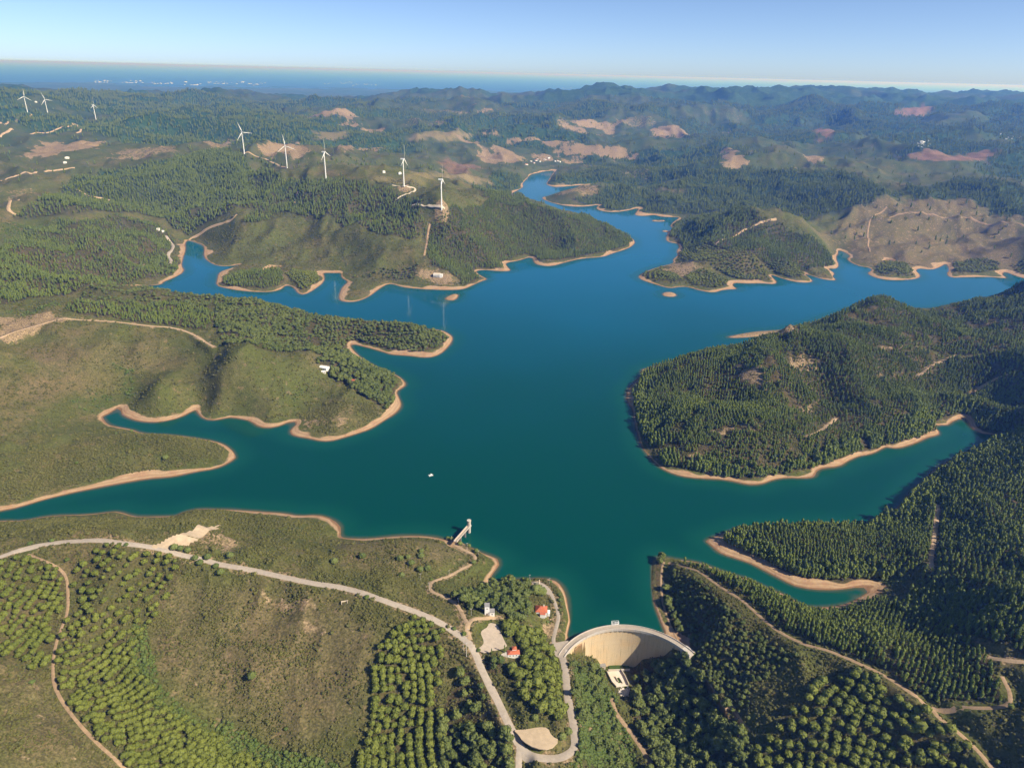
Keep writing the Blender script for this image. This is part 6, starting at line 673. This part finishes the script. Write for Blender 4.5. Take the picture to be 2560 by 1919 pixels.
# individual trees: the ones that show largest
def pick(arr, rad, n):
    k = in_frame(arr[:, 0], arr[:, 1], arr[:, 2] + 3, .995); score = arr[:, 3] * rad / np.sqrt(arr[:, 0] ** 2 + arr[:, 1] ** 2 + (arr[:, 2] - CAM_H) ** 2); score[~k] = -1
    o = np.argsort(-score)[:n]; keep = np.ones(len(arr), bool); keep[o] = False; return o, keep
PROTO = {}
for kind in ('pine', 'conif', 'broad'):
    nm, _, mt, rad, cat = KIND[kind]; arr = trees[kind]; o, keep = pick(arr, rad, 296)
    for j, i in enumerate(o):
        x, y, z, s_, zi = arr[i]; key = FOREST[int(zi)][0]; lb = LBL.get(key, 'small tree in the ' + key.replace('_', ' ')); gp = 'trees of the ' + key.replace('_', ' '); rz = random.uniform(0, 6.28); v = j % 6
        if j >= 8 and j < 90:
            t = empty(nm, (x, y, z), rz, label=lb, cat=cat, group=gp); t.scale = (s_,) * 3
            link('crown', PART[kind][v][0], t); link('trunk', PART[kind][v][1], t)
        else:
            t = link(nm, MESH[kind][v], None, (x, y, z), rz); t.scale = (s_, s_, s_ * random.uniform(.9, 1.1)); tag(t, lb, cat, gp)
            if j < 6: PROTO.setdefault(kind, []).append(t)
    trees[kind] = arr[keep]
bl = [tree_mesh('bush', bush_shape(300 + i), MBUSH if i % 2 else MLUSH) for i in range(4)]
rb = [tree_mesh('round_tree', crown([(0, 0, 1.0, 1., 1., .85)] + [(math.cos(a) * .5, math.sin(a) * .5, .9, .62, .62, .6) for a in range(5)], 2, 120, .16, 400 + i, .16) and (crown([(0, 0, 1.0, 1., 1., .85)] + [(math.cos(a + i) * .5, math.sin(a + i) * .5, .9, .62, .62, .6) for a in range(5)], 2, 120, .16, 400 + i, .16), (.6, .1)), MBRO) for i in range(3)]
nb = 0
for l, s_, pts in BUSHES:
    for x, y in pts:
        big = s_ > 2.5; q = random.uniform(.85, 1.15) * s_
        t = link('lone_tree' if big else 'bush', rb[nb % 3] if big else bl[nb % 4], None, (x, y, gz(x, y) - .15), random.uniform(0, 6)); t.scale = (q, q, q * .9); nb += 1
        tag(t, l, 'tree' if big else 'bush', l.split(' on ')[0].split(' at ')[0] + ' group' if len(pts) > 1 else None)
# the largest bushes of the scrub as things of their own
o, keep = pick(SC, 1., 296 - nb)
PB = []
for j, i in enumerate(o):
    x, y, z, s_, lu = SC[i]; t = link('bush', bl[0 if lu else 1] if j < 2 else bl[(0 if lu else 1) + 2 * (j % 2)], None, (x, y, z), random.uniform(0, 6)); t.scale = (s_, s_, s_ * .9)
    side = 'left' if x < -30 else 'right' if x > 200 else 'middle'
    tag(t, {'left': 'low bush in the scrub on the brown slopes of the lower left', 'middle': 'low bush in the scrub around the hairpin road and the valley', 'right': 'low bush in the scrub of the lower right slopes'}[side], 'bush', side + ' scrub bushes')
SC = SC[keep]
def cypress(x, y, h, label):
    t = empty('cypress_tree', (x, y, gz(x, y)), 0, label=label, cat='cypress'); (V, F) = crown([(0, 0, h * .3, .62, .62, h * .3), (0, 0, h * .6, .5, .5, h * .35)], 2, 60, .22, int(h), .15)
    link('crown', np_mesh('cypress_crown', V, F, [MCON]), t); MB().tube((0, 0, -.5), (0, 0, 1.), .15, n=6).build('trunk', MBARK, t)
cypress(*PTS['cypress_a'], 6.5, 'shorter slim cypress at the left end of the restaurant'); cypress(*PTS['cypress_b'], 9.5, 'taller slim cypress at the edge of the parking area by the restaurant')
# ---------------------------------------------------------------- masses of trees and scrub beyond the individual ones
def mass(name, P, rot, var, protos, label, cat):
    me = bpy.data.meshes.new(name); me.vertices.add(len(P)); me.vertices.foreach_set('co', np.ascontiguousarray(P[:, :3], np.float32).ravel())
    for nme, v in (('siz', P[:, 3]), ('rot', rot)): a = me.attributes.new(nme, 'FLOAT', 'POINT'); a.data.foreach_set('value', v.astype(np.float32))
    a = me.attributes.new('kin', 'INT', 'POINT'); a.data.foreach_set('value', var.astype(np.int32))
    o = link(name, me); tag(o, label, kind='stuff'); g = bpy.data.node_groups.new(name + '_planting', 'GeometryNodeTree')
    g.interface.new_socket('Geometry', in_out='INPUT', socket_type='NodeSocketGeometry'); g.interface.new_socket('Geometry', in_out='OUTPUT', socket_type='NodeSocketGeometry')
    n = g.nodes; i_ = n.new('NodeGroupInput'); o_ = n.new('NodeGroupOutput'); J = n.new('GeometryNodeJoinGeometry')
    def at(nm_, ty): x = n.new('GeometryNodeInputNamedAttribute'); x.data_type = ty; x.inputs[0].default_value = nm_; return x.outputs[0]
    for k, p in enumerate(protos):
        ip = n.new('GeometryNodeInstanceOnPoints'); ob = n.new('GeometryNodeObjectInfo'); ob.inputs[0].default_value = p; ob.inputs[1].default_value = True; ob.transform_space = 'ORIGINAL'
        cm = n.new('FunctionNodeCompare'); cm.data_type = 'INT'; cm.operation = 'EQUAL'; g.links.new(at('kin', 'INT'), cm.inputs[2]); cm.inputs[3].default_value = k
        cb = n.new('ShaderNodeCombineXYZ'); g.links.new(at('rot', 'FLOAT'), cb.inputs[2]); g.links.new(i_.outputs[0], ip.inputs['Points']); g.links.new(cm.outputs[0], ip.inputs['Selection']); g.links.new(ob.outputs['Geometry'], ip.inputs['Instance'])
        g.links.new(cb.outputs[0], ip.inputs['Rotation']); g.links.new(at('siz', 'FLOAT'), ip.inputs['Scale']); g.links.new(ip.outputs[0], J.inputs[0])
    g.links.new(J.outputs[0], o_.inputs[0]); md = o.modifiers.new('planting', 'NODES'); md.node_group = g; return o
for kind, nme, lb in (('pine', 'pine_forest', 'round pine plantations covering the slopes'), ('conif', 'plantation_forest', 'dense dark tree plantations on the peninsulas and hills'), ('broad', 'broadleaf_forest', 'mixed broadleaf woods in the valley and headlands')):
    A = trees[kind]; mass(nme, A, RNG.uniform(0, 6.28, len(A)), RNG.integers(0, 6, len(A)), PROTO[kind], lb, 'forest')
mass('distant_forest', DIST, RNG.uniform(0, 6.28, len(DIST)), RNG.integers(0, 6, len(DIST)), PROTO['conif'], 'dark woods on the distant hills', 'forest')
pb = [None] * 4
for ob in COL.objects:
    if ob.type == 'MESH' and ob.data in bl and pb[bl.index(ob.data)] is None: pb[bl.index(ob.data)] = ob
mass('scrub', SC, RNG.uniform(0, 6.28, len(SC)), np.where(SC[:, 4] > 0, 0, 1) + 2 * RNG.integers(0, 2, len(SC)), pb, 'low maquis scrub covering the open slopes', 'scrub')
print('counts', {k: len(v) for k, v in trees.items()}, len(DIST), len(SC), nb, len(TOWN))
# ---------------------------------------------------------------- haze
hm = bpy.data.materials.new('haze'); hm.use_nodes = True; h = hm.node_tree; h.nodes.clear(); ho_ = h.nodes.new('ShaderNodeOutputMaterial'); pv = h.nodes.new('ShaderNodeVolumePrincipled')
pv.inputs['Density Attribute'].default_value = ''; pv.inputs['Density'].default_value = HAZE_DENSITY; pv.inputs['Color'].default_value = (*HAZE_COLOR, 1); pv.inputs['Absorption Color'].default_value = (1, 1, 1, 1); pv.inputs['Anisotropy'].default_value = .22
h.links.new(pv.outputs[0], ho_.inputs['Volume']); hm.cycles.homogeneous_volume = True
hz = MB().box((0, 446000, -125), (1600000, 900000, 613)).build('haze', hm); tag(hz, 'pale blue air that fades the far hills and sea', kind='stuff')
